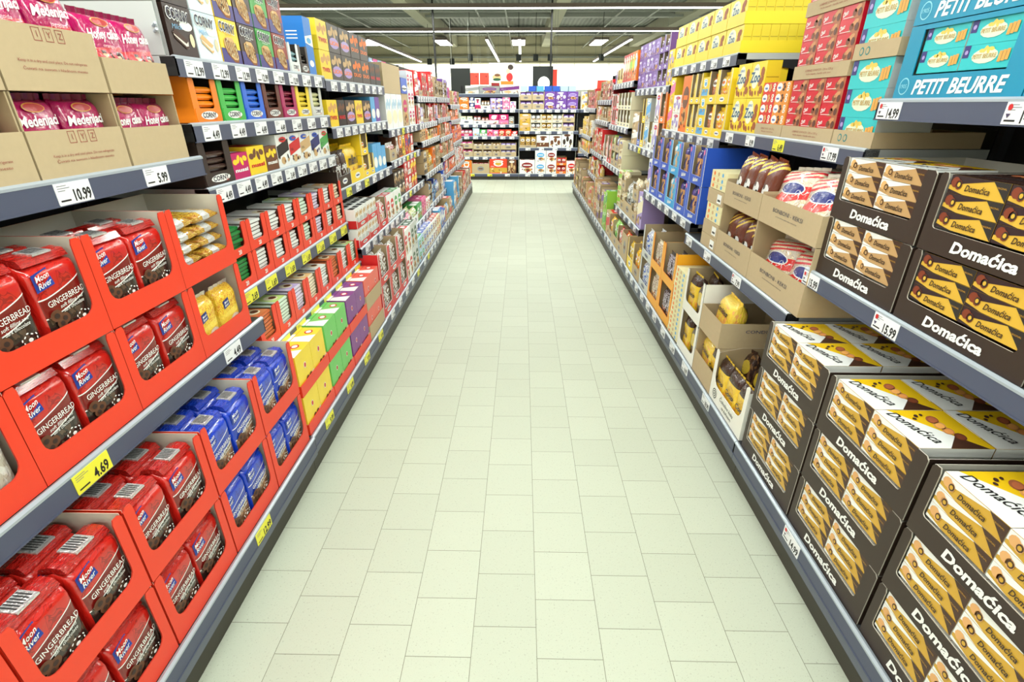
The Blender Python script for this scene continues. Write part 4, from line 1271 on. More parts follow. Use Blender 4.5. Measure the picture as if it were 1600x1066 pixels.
# ---- left bay 1
red_, blu_ = R_ginger('red'), R_ginger('blue')
LR(0, 0, 0.245, [(0.308, red_, 2, 0.2385)] * 3 + [(0.308, blu_, 2, 0.2385)] * 2, off=0.016)
wp = R_pair('tray_w', 'wafer_stand', 2, 0.134)
wb = R_pair('tray_g', 'white_bag', 2, 0.134)
LR(0, 1, 0.225, [(0.304, [wb, red_], 2, 0.2385), (0.304, [wb, red_], 2, 0.2385), (0.304, red_, 2, 0.2385), (0.304, red_, 2, 0.2385), (0.302, [wp, R_wafers], 2, 0.2385)], off=0.016)
carton('carton_top', 0.292, 0.135, 0.34, 0.135, 'low kraft carton of honey biscuits', art_handle)
carton('carton_top2', 0.262, 0.085, 0.34, 0.085, 'low narrow kraft carton')


def R_pink(tray, key, w, dz=0.012, rx=-0.12, back=2):
    def r(f, t=0):
        f.put(tray)
        for j in range(back):
            for x in (-w / 2, w / 2): f.put(key, x, 0.014 + j * 0.085, 0.006 + dz, rx=rx, jit=0.04)
    return r


LR(0, 2, 0.585, [(0.298, [R_pink('carton_pink', 'med', 0.14), R_pink('carton_top', 'med', 0.14, 0.06)], 2, 0.187)] * 3 +
   [(0.275, [R_pink('carton_plain', 'honey', 0.125, 0.005, back=1), R_pink('carton_top2', 'honey', 0.125, 0.03)], 2, 0.187)])

# ---- left bay 2
def R1(key, y=0.004, x=0, jit=0.01): return lambda f, t=0: f.put(key, x, y, 0, jit=jit)


bz = [(0.150, R1(k), 2, 0.148) for k in ('c_milkb', 'c_milkw', 'c_yel', 'c_dark', 'c_green', 'c_red')]
dispenser('d_white', 0.115, 0.125, 0.2, (226, 232, 234), (150, 190, 200), 'white cereal bar dispenser')
dispenser('d_choc', 0.115, 0.125, 0.2, (58, 44, 40), (30, 24, 22), 'narrow brown bar dispenser')


@proto('bounty', 'tall blue coconut bar case', 'snack box')
def _():
    mb = MB(); b = mat((24, 120, 208), 0.4); w, d, h = 0.10, 0.36, 0.262
    mb.box(-w / 2, w / 2, 0, d, 0, h, b)
    mb.left(-w / 2, d); mb.txt('BOUNTY', d * 0.62, h * 0.36, 0.032, WHT, 2, w=0.17, bold=0.03); mb.ell(d * 0.92, h * 0.36, 0.018, 0.018, WHT, 2); mb.ell(d * 0.92, h * 0.36, 0.013, 0.013, mat('dark green', 0.4), 3)
    mb.rect(d * 0.74, h * 0.62, d * 0.9, h * 0.64, WHT, 1); mb.rect(d * 0.74, h * 0.68, d * 0.9, h * 0.70, WHT, 1); mb.rect(d * 0.74, h * 0.74, d * 0.9, h * 0.76, WHT, 1)
    mb.front(0); mb.pol([(-w / 2, h * 0.55), (w / 2, h * 0.5), (w / 2, h * 0.72), (-w / 2, h * 0.66)], mat('white', 0.4), 1); mb.ell(0, h * 0.2, w * 0.3, h * 0.06, WHT, 1); mb.ell(0, h * 0.6, w * 0.3, h * 0.05, mat('light blue', 0.4), 2)
    return mb.build('coconut_bar_case')


LR(1, 5, 1.822, bz + [(0.12, R_disp('d_white', 4)), (0.12, R_disp('d_choc', 4)), (0.11, R1('bounty'))])
LR(1, 4, 1.85, [(0.175, R_disp('d_' + n.replace(' ', ''), 5)) for n, _, _ in DISP])
snack('nut_m', 0.125, 0.095, 0.13, 'magenta', 'magenta nut bar box', 'nussi', 'white', 'yellow'); snack('nut_y', 0.145, 0.11, 0.13, 'yellow', 'yellow nut bar box', 'nussi', 'red', 'brown')
snack('nut_b', 0.115, 0.10, 0.13, 'brown', 'brown nut bar box', 'nussi', 'white', 'yellow')
wl = ['black', 'red', 'tan', 'dark blue', 'green']
LR(1, 3, 1.815, [(0.203, R_disp('d_black', 5)), (0.13, R1('nut_m')), (0.15, R1('nut_y')), (0.12, R1('nut_b'))] + [(0.135, R1(gbox('white', c, 0.13, 0.142, 0.2, 1))) for c in wl])
LR(1, 2, 1.812, [(0.164, R_choc('tray_c', 'b_' + a, 7), 2, 0.1255) for a in ('green', 'white', 'white', 'white', 'mint', 'lilac', 'white', 'cream')])
LR(1, 1, 1.812, [(0.164, R_choc('tray_c2', 'b_' + a, 9)) for a in ('orange', 'mint', 'lilac', 'cream', 'white', 'orange', 'white', 'mint')])


def R_fruit(c, tray='fruit_tray'):
    def r(f, t=0):
        f.put(tray)
        for j in range(3 if t else 1):
            for x in (-0.0785, 0.0785): f.put('f_' + c, x, 0.006 + j * 0.088, 0.003, jit=0.01)
    return r


LR(1, 0, 1.806, [(0.33, R_fruit('yellow'), 2, 0.192), (0.33, R_fruit('green'), 2, 0.192), (0.33, R_fruit('purple'), 2, 0.192), (0.325, R_fruit('coral', 'kraft_low'), 2, 0.192)], off=0.015)

# ---- left bay 3
snack('twix', 0.165, 0.145, 0.2, 'yellow', 'yellow caramel bar box', 'TWIX', 'red', 'biscuit'); snack('mars', 0.14, 0.145, 0.2, 'black', 'black chocolate bar box', 'MARS', 'red', 'brown')
snack('dbx', 0.20, 0.145, 0.2, 'dark brown', 'dark brown wafer box', 'LION', 'orange', 'tan', oval='lilac'); snack('obx', 0.20, 0.145, 0.2, 'dark brown', 'dark brown box with orange print', 'DUO', 'orange', 'orange')
snack('lbx', 0.12, 0.17, 0.2, 'light blue', 'light blue wafer box', '', 'white', None, oval='white'); snack('pbx', 0.12, 0.17, 0.2, 'purple', 'purple cookie box', '', 'white', None, oval='white')
LR(2, 4, 3.145, [(0.17, R1('twix'), 2, 0.147), (0.205, R1('dbx'), 2, 0.147), (0.205, R1('dbx'), 2, 0.147), (0.205, R1('obx'), 2, 0.147), (0.205, R1('obx'), 2, 0.147), (0.15, R1('mars')), (0.15, R1('mars'))])
LR(2, 3, 3.15, [(0.17, R1('twix')), (0.15, R1('mars')), (0.21, R1('dbx')), (0.17, R1('twix')), (0.21, R1('dbx')), (0.125, R1('lbx')), (0.125, R1('pbx'))])
bag('mmb', 0.11, 0.20, 0.05, (58, 38, 32), 'dark brown chocolate candy pouch', [('blob', 6, 0.6, 0, 0.5, 'white')], text="m&m's", th=0.03, tz=0.6)
bag('mmy', 0.26, 0.22, 0.08, (248, 206, 30), 'large yellow peanut candy pouch', [('blob', 9, 0.62, 0.1, 0.4, (200, 130, 30))], text="m&m's", tcol='dark brown', th=0.06, tz=0.62)
snack('mmt', 0.28, 0.06, 0.10, 'yellow', 'low yellow candy carton', "m&m's", 'dark brown', None, word_h=0.025)
snack('bwx', 0.12, 0.2, 0.2, 'light blue', 'blue and white sweet box', '', 'white', None, oval='white')
LR(2, 2, 3.15, [(0.25, R_pair(gtray('dark brown', 0.245, 0.10, lip=0.07), 'mmb', 2, 0.115), 1), (0.29, lambda f, t=0: (f.put(gtray('yellow', 0.285, 0.085, 0.2, lip=0.075)), f.put('mmy', y=0.012, z=0.004, rx=-0.06), f.put('mmy', y=0.10, z=0.004, rx=-0.06)), 1),
                (0.17, R_pair(gtray('yellow', 0.165, 0.145, lip=0.045), gbag('yellow', 'orange', 0.11, 0.09), 1), 2, 0.147), (0.12, R_pair(gtray('yellow', 0.115, 0.145, lip=0.045), gbag('yellow', 'brown', 0.08, 0.09), 1), 1, 0.147),
                (0.125, R1('bwx')), (0.125, R1('bwx')), (0.125, R1('lbx'))])
snack('whs', 0.075, 0.115, 0.06, 'white', 'small white biscuit carton', '', 'black', 'tan', oval='pale grey')


def R_white(f, t=0):
    f.put(gtray('red', 0.245, 0.05, lip=0.035))
    for j in range(3 if t else 1):
        for x in (-0.08, 0, 0.08): f.put('whs', x, 0.008 + j * 0.065, 0.003, jit=0.02)


whk = R_pair(gtray('red', 0.25, 0.20, lip=0.05, post=0.03), gbag('white', 'red', 0.105, 0.17, 0.07), 2, 0.115, y=(0.012, 0.09))
LR(2, 1, 3.15, [(0.25, R_white, 2, 0.121), (0.25, R_white, 2, 0.121), (0.26, whk), (0.26, R_stack(gbox('white', 'red', 0.125, 0.19), 0.128, 0.192, 2, 1)), (0.26, R_stack(gbox('white', 'green', 0.125, 0.19), 0.128, 0.192, 2, 1))])
wtr = R_pair(gtray('red', 0.26, 0.22, lip=0.055, post=0.03), gbag('white', 'brown', 0.11, 0.19, 0.07), 2, 0.118, y=(0.012, 0.085))
LR(2, 0, 3.14, [(0.262, wtr, 2, 0.222)] * 3 + [(0.26, R_stack(gbox('white', 'red', 0.125, 0.2), 0.128, 0.203, 2, 1), 2, 0.204), (0.26, R_stack(gbox('pale grey', 'dark green', 0.125, 0.2), 0.128, 0.203, 2, 1), 2, 0.204)])

# ---- left bay 4
snack('tallw', 0.20, 0.27, 0.3, 'white', 'tall white box with small pictures', '', 'white', 'pale blue', oval='cream')
carton('bigk', 0.62, 0.22, 0.40, 0.22, 'long kraft carton of bright pouches')
snack('knop', 0.26, 0.13, 0.3, 'blue', 'blue and white wafer case', 'knoppers', 'black', None, oval='white')
LR(3, 4, 4.47, [(0.66, lambda f, t=0: ([f.put('tallw', x) for x in (-0.21, 0.0, 0.21)], f.put('bigk', 0.0, 0, 0.272), [f.put(gbag(('pale blue', 'pink', 'pale blue', 'pink')[i], 'blue', 0.13, 0.24, 0.08), -0.21 + 0.14 * i, 0.05, 0.28, rx=-0.1, jit=0.1) for i in range(4)])),
                (0.30, R_stack(gbox('kraft', 'magenta', 0.26, 0.28), 0.27, 0.281, 1, 1)), (0.31, R_stack(gbox('white', 'magenta', 0.145, 0.16), 0.15, 0.162, 2, 3))])
for j in range(1): Frame('L', 1.10, 5.27, 1.32 + 0.002 + 0.281, LB[3], SN[4]).put('knop', 0, 0.0, 0.0)
LR(3, 3, 4.47, [(0.26, R_pair(gtray('kraft', 0.255, 0.11, lip=0.09), gbag('white', 'red', 0.075, 0.13), 3, 0.08)), (0.13, R1(gbox('brown', 'white', 0.12, 0.19, 0.15, 3))), (0.13, R1(gbox('orange', 'brown', 0.12, 0.19, 0.15, 2))), (0.13, R1(gbox('yellow', 'brown', 0.12, 0.19, 0.15, 3))),
                (0.13, R1(gbox('red', 'purple', 0.12, 0.18, 0.15, 0))), (0.13, R1(gbox('orange', 'dark blue', 0.12, 0.19, 0.15, 1))), (0.13, R1(gbox('red', 'white', 0.12, 0.17, 0.15, 2)))])
LR(3, 2, 4.47, [(0.14, R1(gbox('dark brown', 'tan', 0.13, 0.11, 0.15, 3)), 2, 0.112)] * 3 + [(0.15, R1(gbox('red', 'white', 0.14, 0.13, 0.2, 3)), 2, 0.132), (0.15, R1(gbox('red', 'white', 0.14, 0.13, 0.2, 2)), 2, 0.132)] +
   [(0.14, R1(gbox('red', 'yellow', 0.13, 0.13, 0.2, 1)), 2, 0.132)] * 2)
LR(3, 1, 4.47, [(0.27, R_pair(gtray('pale grey', 0.265, 0.10, lip=0.08), gbag('pink', 'white', 0.11, 0.14), 2, 0.12, y=(0.012, 0.08))), (0.27, R_pair(gtray('white', 0.265, 0.10, lip=0.08), gbag('cream', 'lime', 0.11, 0.14), 2, 0.12, y=(0.012, 0.08))),
                (0.25, R_stack(gbox('green', 'white', 0.12, 0.15), 0.125, 0.152, 2, 1)), (0.25, R_stack(gbox('pink', 'magenta', 0.12, 0.17), 0.125, 0.172, 2, 1)), (0.25, R_stack(gbox('white', 'red', 0.12, 0.12), 0.125, 0.12, 2, 1))])
LR(3, 0, 4.47, [(0.262, R_stack(gbox('pale blue', 'green', 0.125, 0.105), 0.128, 0.107, 2, 2, deep=2)), (0.262, R_stack(gbox('pale grey', 'blue', 0.125, 0.105), 0.128, 0.107, 2, 2, deep=2)), (0.262, R_stack(gbox('white', 'blue', 0.125, 0.105), 0.128, 0.107, 2, 2, deep=2)),
                (0.262, R_stack(gbox('white', 'dark red', 0.125, 0.10), 0.128, 0.102, 2, 2, deep=2)), (0.26, R_stack(gbox('cream', 'red', 0.125, 0.10), 0.128, 0.102, 2, 2))])


def fill(fn, b, s, table, y0, y1, avail, pal, wmin=0.11, wmax=0.2, seed=0, deep=1):
    rnd = random.Random(seed * 31 + b * 7 + s)
    y = y0; items = []
    while y < y1 - wmin:
        w = min(rnd.choice([0.11, 0.13, 0.15, 0.18, 0.21]), y1 - y)
        if w < 0.1: break
        w = round(w, 2)
        base, acc = rnd.choice(pal); kind = rnd.randrange(4)
        tiers = 2 if avail > 0.24 else 1
        if avail > 0.42 and rnd.random() < 0.5: tiers = 3
        h = int((avail * rnd.choice([0.8, 0.88, 0.95]) / tiers) * 50) / 50
        h = min(h, 0.22)
        ty = rnd.random()
        if ty < 0.62: rec = R1(gbox(base, acc, round(w - 0.006, 3), round(h - 0.002, 3), 0.2, kind)); th = h
        elif ty < 0.85:
            rec = R_pair(gtray('kraft' if base not in ('yellow', 'red', 'orange') else base, round(w - 0.005, 3), round(h - 0.002, 3), lip=0.04 if h > 0.1 else 0.03, post=0.016), gbag(base, acc, round(w * 0.40, 3), round(h * 0.80, 3)), 2, w * 0.42); th = h
        else: rec = R_pair(gtray('kraft', round(w - 0.005, 3), 0.06, lip=0.055), gbag(base, acc, round(w * 0.44, 3), round(min(0.17, avail / 1.3), 3)), 2, w * 0.45); th = h; tiers = 1
        items.append((w, rec, tiers, th)); y += w
    fn(b, s, y0, items)


P1 = [('red', 'white'), ('purple', 'white'), ('red', 'brown'), ('pale blue', 'white'), ('lilac', 'purple'), ('white', 'red'), ('purple', 'gold')]
P2 = [('red', 'white'), ('red', 'grey'), ('dark red', 'white'), ('white', 'red'), ('lilac', 'white'), ('dark green', 'white')]
P3 = [('yellow', 'brown'), ('tan', 'dark brown'), ('gold', 'brown'), ('kraft', 'black'), ('orange', 'brown')]
P4 = [('orange', 'white'), ('red', 'orange'), ('red orange', 'white'), ('orange', 'brown'), ('purple', 'orange')]
P5 = [('white', 'tan'), ('blue', 'white'), ('white', 'brown'), ('cream', 'gold'), ('kraft', 'red'), ('light blue', 'white')]
P6 = [('red', 'white'), ('kraft', 'black'), ('white', 'red'), ('kraft', 'brown'), ('red', 'yellow')]
fl = lambda b, s, y0, y1, av, p: fill(LR, b, s, None, y0, y1, av, p)
fl(4, 5, 5.80, 7.11, 0.30, [('pale blue', 'white'), ('red', 'white'), ('red', 'brown'), ('lilac', 'purple'), ('purple', 'white')]); fl(4, 4, 5.80, 7.11, 0.22, P2); fl(4, 3, 5.80, 7.11, 0.13, P3 + [('red', 'white')])
fl(4, 2, 5.80, 7.11, 0.28, P3 + [('kraft', 'black'), ('kraft', 'dark brown')]); fl(4, 1, 5.80, 7.11, 0.26, [('dark blue', 'light blue'), ('white', 'tan'), ('orange', 'red'), ('blue', 'white')]); fl(4, 0, 5.80, 7.11, 0.24, P5 + [('cream', 'orange')])
fl(5, 5, 7.13, 8.44, 0.28, [('purple', 'white'), ('purple', 'dark green'), ('lilac', 'purple'), ('gold', 'brown')]); fl(5, 4, 7.13, 8.44, 0.2, P2 + P4); fl(5, 3, 7.13, 8.44, 0.2, P4); fl(5, 2, 7.13, 8.44, 0.2, P4 + P3)
fl(5, 1, 7.13, 8.44, 0.2, P4); fl(5, 0, 7.13, 8.44, 0.38, P5 + P6)
fl(6, 4, 8.46, 9.77, 0.26, [('gold', 'brown'), ('tan', 'red'), ('cream', 'red'), ('pink', 'brown')]); fl(6, 3, 8.46, 9.77, 0.18, P4); fl(6, 2, 8.46, 9.77, 0.28, [('orange', 'red'), ('purple', 'orange'), ('red', 'orange')])
fl(6, 1, 8.46, 9.77, 0.3, P2); fl(6, 0, 8.46, 9.77, 0.36, P6)

# ---- right bay 1
RR(0, 0, 0.112, [(0.418, R_case('case_y', 'dp_y', deep=2), 3, 0.1945)] * 4, off=0.016)
RR(0, 1, 0.512, [(0.418, R_case('case_y', 'dp_d'), 2, 0.1945)] * 2 + [(0.418, R_case('case_b', 'dp_b'), 2, 0.1945)], off=0.014)


def R_tq(f, t=0):
    f.put('case_t')
    for x in (-0.082, 0.074):
        for k in range(2): f.put('pb_small', x, 0.006, 0.066 + k * 0.0565, jit=0.006)
    for x in (-0.082, 0.074): f.put('pb_small', x, 0.006, 0.0045)


RR(0, 2, 0.41, [(0.449, R_tq, 2, 0.1925)] * 3)
# ---- right bay 2
banana_tray = lambda f, t=0: (f.put('wtray'), [f.put('banana', x, 0.012, 0.004, jit=0.06) for x in (-0.125, 0.0, 0.125)], [f.put('choccookie', -0.12 + 0.12 * i, 0.11, 0.06, rx=-0.15, ry=-0.25 + 0.2 * i, jit=0.1) for i in range(3)])
carton('k_low', 0.275, 0.25, 0.34, 0.12, 'kraft carton of yellow biscuit bags', back=0.25)
def art_condi(fp, w, h): fp.right(w / 2); fp.txt('CONDI', 0.17, h * 0.7, 0.016, mat((60, 70, 110), 0.6), 2, w=0.10)
carton('k_top', 0.275, 0.13, 0.34, 0.13, 'half height kraft carton of yellow bags', art=art_condi)
yb_low = lambda f, t=0: (f.put('k_low'), [f.put('yellowbig', x, 0.02, 0.008, jit=0.15) for x in (-0.045,)], f.put('banana', 0.08, 0.02, 0.007, jit=0.15))
yb_top = lambda f, t=0: (f.put('k_top'), f.put('yellowbig', 0.02, 0.02, 0.012, jit=0.1, rx=-0.15))
ws = R_pair('wtray_s', ['banana', 'choccookie'], 2, 0.13, y=(0.012, 0.1), jit=0.12)


def R_cream(f, t=0):
    for k in range(7): f.put('creambox', random.uniform(-0.004, 0.004), 0.004, 0.0305 * k, jit=0.02)


RR(1, 0, 1.805, [(0.39, banana_tray), (0.28, [yb_low, yb_top], 2, 0.2525), (0.303, ws, 2, 0.2425), (0.225, R_cream, 2, 0.2165)], off=0.016)


def R_spiral(tray):
    def r(f, t=0):
        f.put(tray)
        for j in range(2 if t else 1):
            for x in (-0.113, 0.113): f.put('spiral', x, 0.016 + j * 0.12, 0.03 + 0.02 * t, rx=-0.35, ry=random.uniform(-0.12, 0.12), jit=0.05)
    return r


def R_dog(tray):
    def r(f, t=0):
        f.put(tray)
        for x in (-0.145, -0.048, 0.048, 0.145): f.put('dog', x, 0.02, 0.045 + 0.01 * t, rx=-0.2, ry=random.uniform(-0.15, 0.15), jit=0.05)
    return r


def R_ckr(f, t=0):
    f.put('kraftbox'); f.put('kraftbox', 0, 0, 0.072)
    for k in range(3): f.put('creambox', 0, 0.004, 0.144 + 0.031 * k)
    f.put('kraftbox', 0, 0, 0.144 + 0.095)
    for k in range(3): f.put('creambox', 0, 0.004, 0.144 + 0.095 + 0.073 + 0.031 * k)


RR(1, 1, 1.755, [(0.48, [R_spiral('carton_keksi'), R_spiral('carton_keksi2')], 2, 0.2645), (0.42, [R_dog('carton_mid'), R_dog('carton_mid2')], 2, 0.2645), (0.235, R_ckr)], off=0.014)


def tray_stack(tray, keys, w, cols, rows, hp):
    return R_stack(keys, w, hp, cols, rows, z0=0.0045, tray=tray)


RR(1, 2, 1.795, [(0.245, tray_stack('lt_tq', 'pb_big', 0.22, 1, 3, 0.0885), 2, 0.271), (0.405, tray_stack('lt_red', 'leib', 0.1295, 3, 5, 0.0442), 3, 0.226),
                 (0.28, tray_stack('lt_min', ['min_r', 'min_o'], 0.1355, 2, 5, 0.0442)), (0.175, R1('zoo_big'), 2, 0.162), (0.175, R1('zoo_big'), 2, 0.162)], off=0.014)
# ---- right bay 3
zoo1 = R_stack('zoo', 0.253, 0.13, 1, 1, deep=8, d=0.0475, z0=0.0045, tray='lt_zoo', jit=0)
zoo2 = R_stack('zoo', 0.253, 0.13, 1, 1, deep=1, d=0.0475, z0=0.0045, tray='lt_zoo', jit=0)
RR(2, 3, 3.145, [(0.262, zoo1, 2, 0.134)] + [(0.262, zoo2, 2, 0.134)] * 4)
yt = R_pair(gtray('yellow', 0.20, 0.18, lip=0.05, post=0.022), gbag('yellow', 'orange', 0.085, 0.15), 2, 0.088)
yt2 = R_pair(gtray('yellow', 0.16, 0.18, lip=0.05, post=0.02), gbag('orange', 'brown', 0.12, 0.15), 1)
yt3 = R_pair(gtray('yellow', 0.11, 0.18, lip=0.04, post=0.016), gbag('yellow', 'white', 0.07, 0.15), 1)
RR(2, 2, 3.14, [(0.205, yt, 2, 0.183), (0.165, yt2, 2, 0.183), (0.13, R1(gbox('yellow', 'light blue', 0.12, 0.11, 0.2, 2)), 3, 0.112), (0.115, yt3, 2, 0.183), (0.115, yt3, 2, 0.183), (0.2, R1(gbox('orange', 'brown', 0.19, 0.36, 0.2, 0))), (0.2, R1(gbox('white', 'lilac', 0.19, 0.12, 0.2, 3)), 2, 0.122), (0.13, R1(gbox('yellow', 'pink', 0.12, 0.18, 0.2, 1)), 2, 0.182)])
bd, bl_ = R_pair('bt_d', 'bah_d', 2, 0.092, y=(0.014,)), R_pair('bt_l', 'bah_l', 2, 0.092, y=(0.014,))
RR(2, 1, 3.085, [(0.249, bd, 2, 0.2185), (0.249, bd, 2, 0.2185), (0.249, bl_, 2, 0.2185), (0.249, bd, 2, 0.2185), (0.249, bd, 2, 0.2185), (0.12, R1(gbox('white', 'lilac', 0.11, 0.25, 0.2, 1)))], off=0.014)
od = R_pair('otray', 'cereald', 2, 0.112, y=(0.014, 0.09)); oo = R_pair('otray', 'cerealo', 2, 0.112, y=(0.014,))
RR(2, 0, 3.01, [(0.303, od, 2, 0.2475), (0.303, oo, 2, 0.2475), (0.303, R_pair(gtray('pale grey', 0.298, 0.24, lip=0.06, post=0.02), gbag('white', 'blue', 0.125, 0.2, 0.08), 2, 0.135, y=(0.014, 0.1)), 2, 0.2425),
                (0.28, R_pair(gtray('kraft', 0.275, 0.26, lip=0.1, post=0.02), gbag('yellow', 'orange', 0.075, 0.22, 0.06), 3, 0.08, y=(0.014, 0.08))), (0.24, R_pair(gtray('yellow', 0.235, 0.26, lip=0.1, post=0.02), gbag('gold', 'yellow', 0.065, 0.22, 0.06), 3, 0.07, y=(0.014, 0.08)))], off=0.016)
# ---- right bay 4
RR(3, 3, 4.47, [(0.17, R1(gbox('yellow', 'lilac', 0.165, 0.125, 0.2, 3)), 2, 0.127), (0.17, R_pair(gtray('purple', 0.165, 0.125, lip=0.04, post=0.02), gbag('lilac', 'brown', 0.065, 0.10), 2, 0.066), 3, 0.127), (0.17, R_pair(gtray('purple', 0.165, 0.125, lip=0.04, post=0.02), gbag('lilac', 'brown', 0.065, 0.10), 2, 0.066), 3, 0.127)] +
   [(0.16, R1(gbox('purple', 'lilac', 0.155, 0.125, 0.2, k)), 3, 0.127) for k in (0, 3, 2, 0, 3)])
RR(3, 2, 4.47, [(0.19, R_pair(gtray('orange', 0.185, 0.23, lip=0.05, post=0.03), gbag('brown', 'tan', 0.10, 0.19), 1), 2, 0.233), (0.17, R1(gbox('white', 'lilac', 0.16, 0.23, 0.2, 3)), 2, 0.233), (0.17, R_pair(gtray('white', 0.165, 0.23, lip=0.06, post=0.02), gbag('yellow', 'lime', 0.10, 0.19), 1), 1, 0.233),
                (0.17, R1(gbox('pale grey', 'light blue', 0.16, 0.21, 0.2, 1)), 2, 0.213), (0.13, R_pair(gtray('yellow', 0.125, 0.21, lip=0.06, post=0.02), gbag('brown', 'tan', 0.07, 0.17), 1), 2, 0.213), (0.14, R_pair(gtray('blue', 0.135, 0.21, lip=0.06, post=0.02), gbag('dark blue', 'white', 0.09, 0.17), 1), 1, 0.213), (0.3, R1(gbox('kraft', 'white', 0.29, 0.15, 0.3, 1)), 2, 0.152)])
RR(3, 1, 4.47, [(0.2, R1(gbox('lilac', 'cream', 0.19, 0.3, 0.2, 1))), (0.25, R_pair(gtray('kraft', 0.245, 0.13, lip=0.09), gbag('cream', 'tan', 0.11, 0.17), 2, 0.115, y=(0.014, 0.08)), 2, 0.2), (0.36, R_pair(gtray('kraft', 0.355, 0.15, lip=0.12), gbag('pale grey', 'dark brown', 0.16, 0.3, 0.12), 2, 0.17)), (0.25, R_pair(gtray('kraft', 0.245, 0.13, lip=0.09), gbag('cream', 'gold', 0.11, 0.17), 2, 0.115), 2, 0.2), (0.2, R1(gbox('cream', 'lime', 0.19, 0.12, 0.2, 1)), 3, 0.122)])
RR(3, 0, 4.47, [(0.26, R_pair(gtray('kraft', 0.255, 0.26, lip=0.24), gbag('red', 'yellow', 0.115, 0.24, 0.08), 2, 0.118)), (0.26, R_pair(gtray('kraft', 0.255, 0.24, lip=0.1), gbag('red', 'white', 0.115, 0.22, 0.08), 2, 0.118)), (0.26, R_pair(gtray('kraft', 0.255, 0.12, lip=0.1), gbag('lime', 'green', 0.115, 0.24, 0.08), 2, 0.118)),
                (0.26, R_pair(gtray('kraft', 0.255, 0.24, lip=0.1), gbag('yellow', 'red', 0.115, 0.22, 0.08), 2, 0.118)), (0.26, R1(gbox('kraft', 'red', 0.25, 0.25, 0.3, 1)))])
# ---- right bay 5..7
slim = [('red', 'white'), ('red', 'cream'), ('red orange', 'cream'), ('red orange', 'lime'), ('orange', 'yellow'), ('orange', 'pale blue')]
RR(4, 3, 5.80, [(0.125, R1(gbox(a, b, 0.12, 0.27, 0.2, 1))) for a, b in reversed(slim)] + [(0.17, R_pair(gtray('yellow', 0.165, 0.16, lip=0.04, post=0.02), gbag('gold', 'white', 0.12, 0.13), 1), 1), (0.17, R_pair(gtray('yellow', 0.165, 0.15, lip=0.04, post=0.02), gbag('gold', 'brown', 0.12, 0.13), 1), 1), (0.14, R1(gbox('lilac', 'purple', 0.13, 0.14, 0.2, 3)))])
RR(4, 2, 5.80, [(0.19, R_pair(gtray('cream', 0.185, 0.17, lip=0.045, post=0.018), gbag(c, 'white', 0.13, 0.14), 1), 2, 0.173) for c in ('green', 'brown', 'blue', 'lime')] + [(0.14, R1(gbox('red', 'white', 0.13, 0.17, 0.2, 2)), 2, 0.173), (0.13, R_pair(gtray('red', 0.125, 0.16, lip=0.045, post=0.018), gbag('red', 'grey', 0.08, 0.13), 1), 2, 0.163), (0.13, R_pair(gtray('red', 0.125, 0.16, lip=0.045, post=0.018), gbag('red', 'grey', 0.08, 0.13), 1), 2, 0.163), (0.12, R1(gbox('white', 'red', 0.11, 0.17, 0.2, 3)), 2, 0.173)])
RR(4, 1, 5.80, [(0.20, R1(gbox('cream', 'kraft', 0.19, 0.15, 0.3, 1)), 2, 0.152), (0.25, R_pair(gtray('kraft', 0.245, 0.16, lip=0.07), gbag('blue', 'white', 0.11, 0.15), 2, 0.118), 2, 0.163), (0.25, R_pair(gtray('kraft', 0.245, 0.16, lip=0.07), gbag('lime', 'white', 0.11, 0.15), 2, 0.118), 2, 0.163), (0.3, R_pair(gtray('red', 0.295, 0.3, lip=0.05, post=0.03), gbag('red', 'white', 0.12, 0.24), 2, 0.125)), (0.3, R_pair(gtray('white', 0.295, 0.3, lip=0.05, post=0.03), gbag('red', 'cream', 0.12, 0.24), 2, 0.125))])
fr = lambda b, s, y0, y1, av, p: fill(RR, b, s, None, y0, y1, av, p)
K = [('kraft', 'brown'), ('kraft', 'purple'), ('tan', 'red'), ('yellow', 'orange'), ('kraft', 'tan')]
fr(4, 0, 5.80, 7.11, 0.50, K + [('lime', 'green'), ('red', 'yellow')])
fr(5, 4, 7.13, 8.44, 0.26, [('tan', 'dark red'), ('dark red', 'tan'), ('red', 'cream')]); fr(5, 3, 7.13, 8.44, 0.2, [('white', 'red'), ('tan', 'red'), ('white', 'grey')]); fr(5, 2, 7.13, 8.44, 0.34, [('tan', 'red'), ('kraft', 'orange'), ('red', 'white')])
fr(5, 1, 7.13, 8.44, 0.26, [('tan', 'yellow'), ('kraft', 'gold'), ('red', 'white')]); fr(5, 0, 7.13, 8.44, 0.3, K)
fr(6, 3, 8.46, 9.77, 0.3, [('red', 'tan'), ('tan', 'red'), ('dark red', 'tan')]); fr(6, 2, 8.46, 9.77, 0.34, [('gold', 'yellow'), ('tan', 'gold'), ('white', 'tan')]); fr(6, 1, 8.46, 9.77, 0.2, K); fr(6, 0, 8.46, 9.77, 0.5, K)

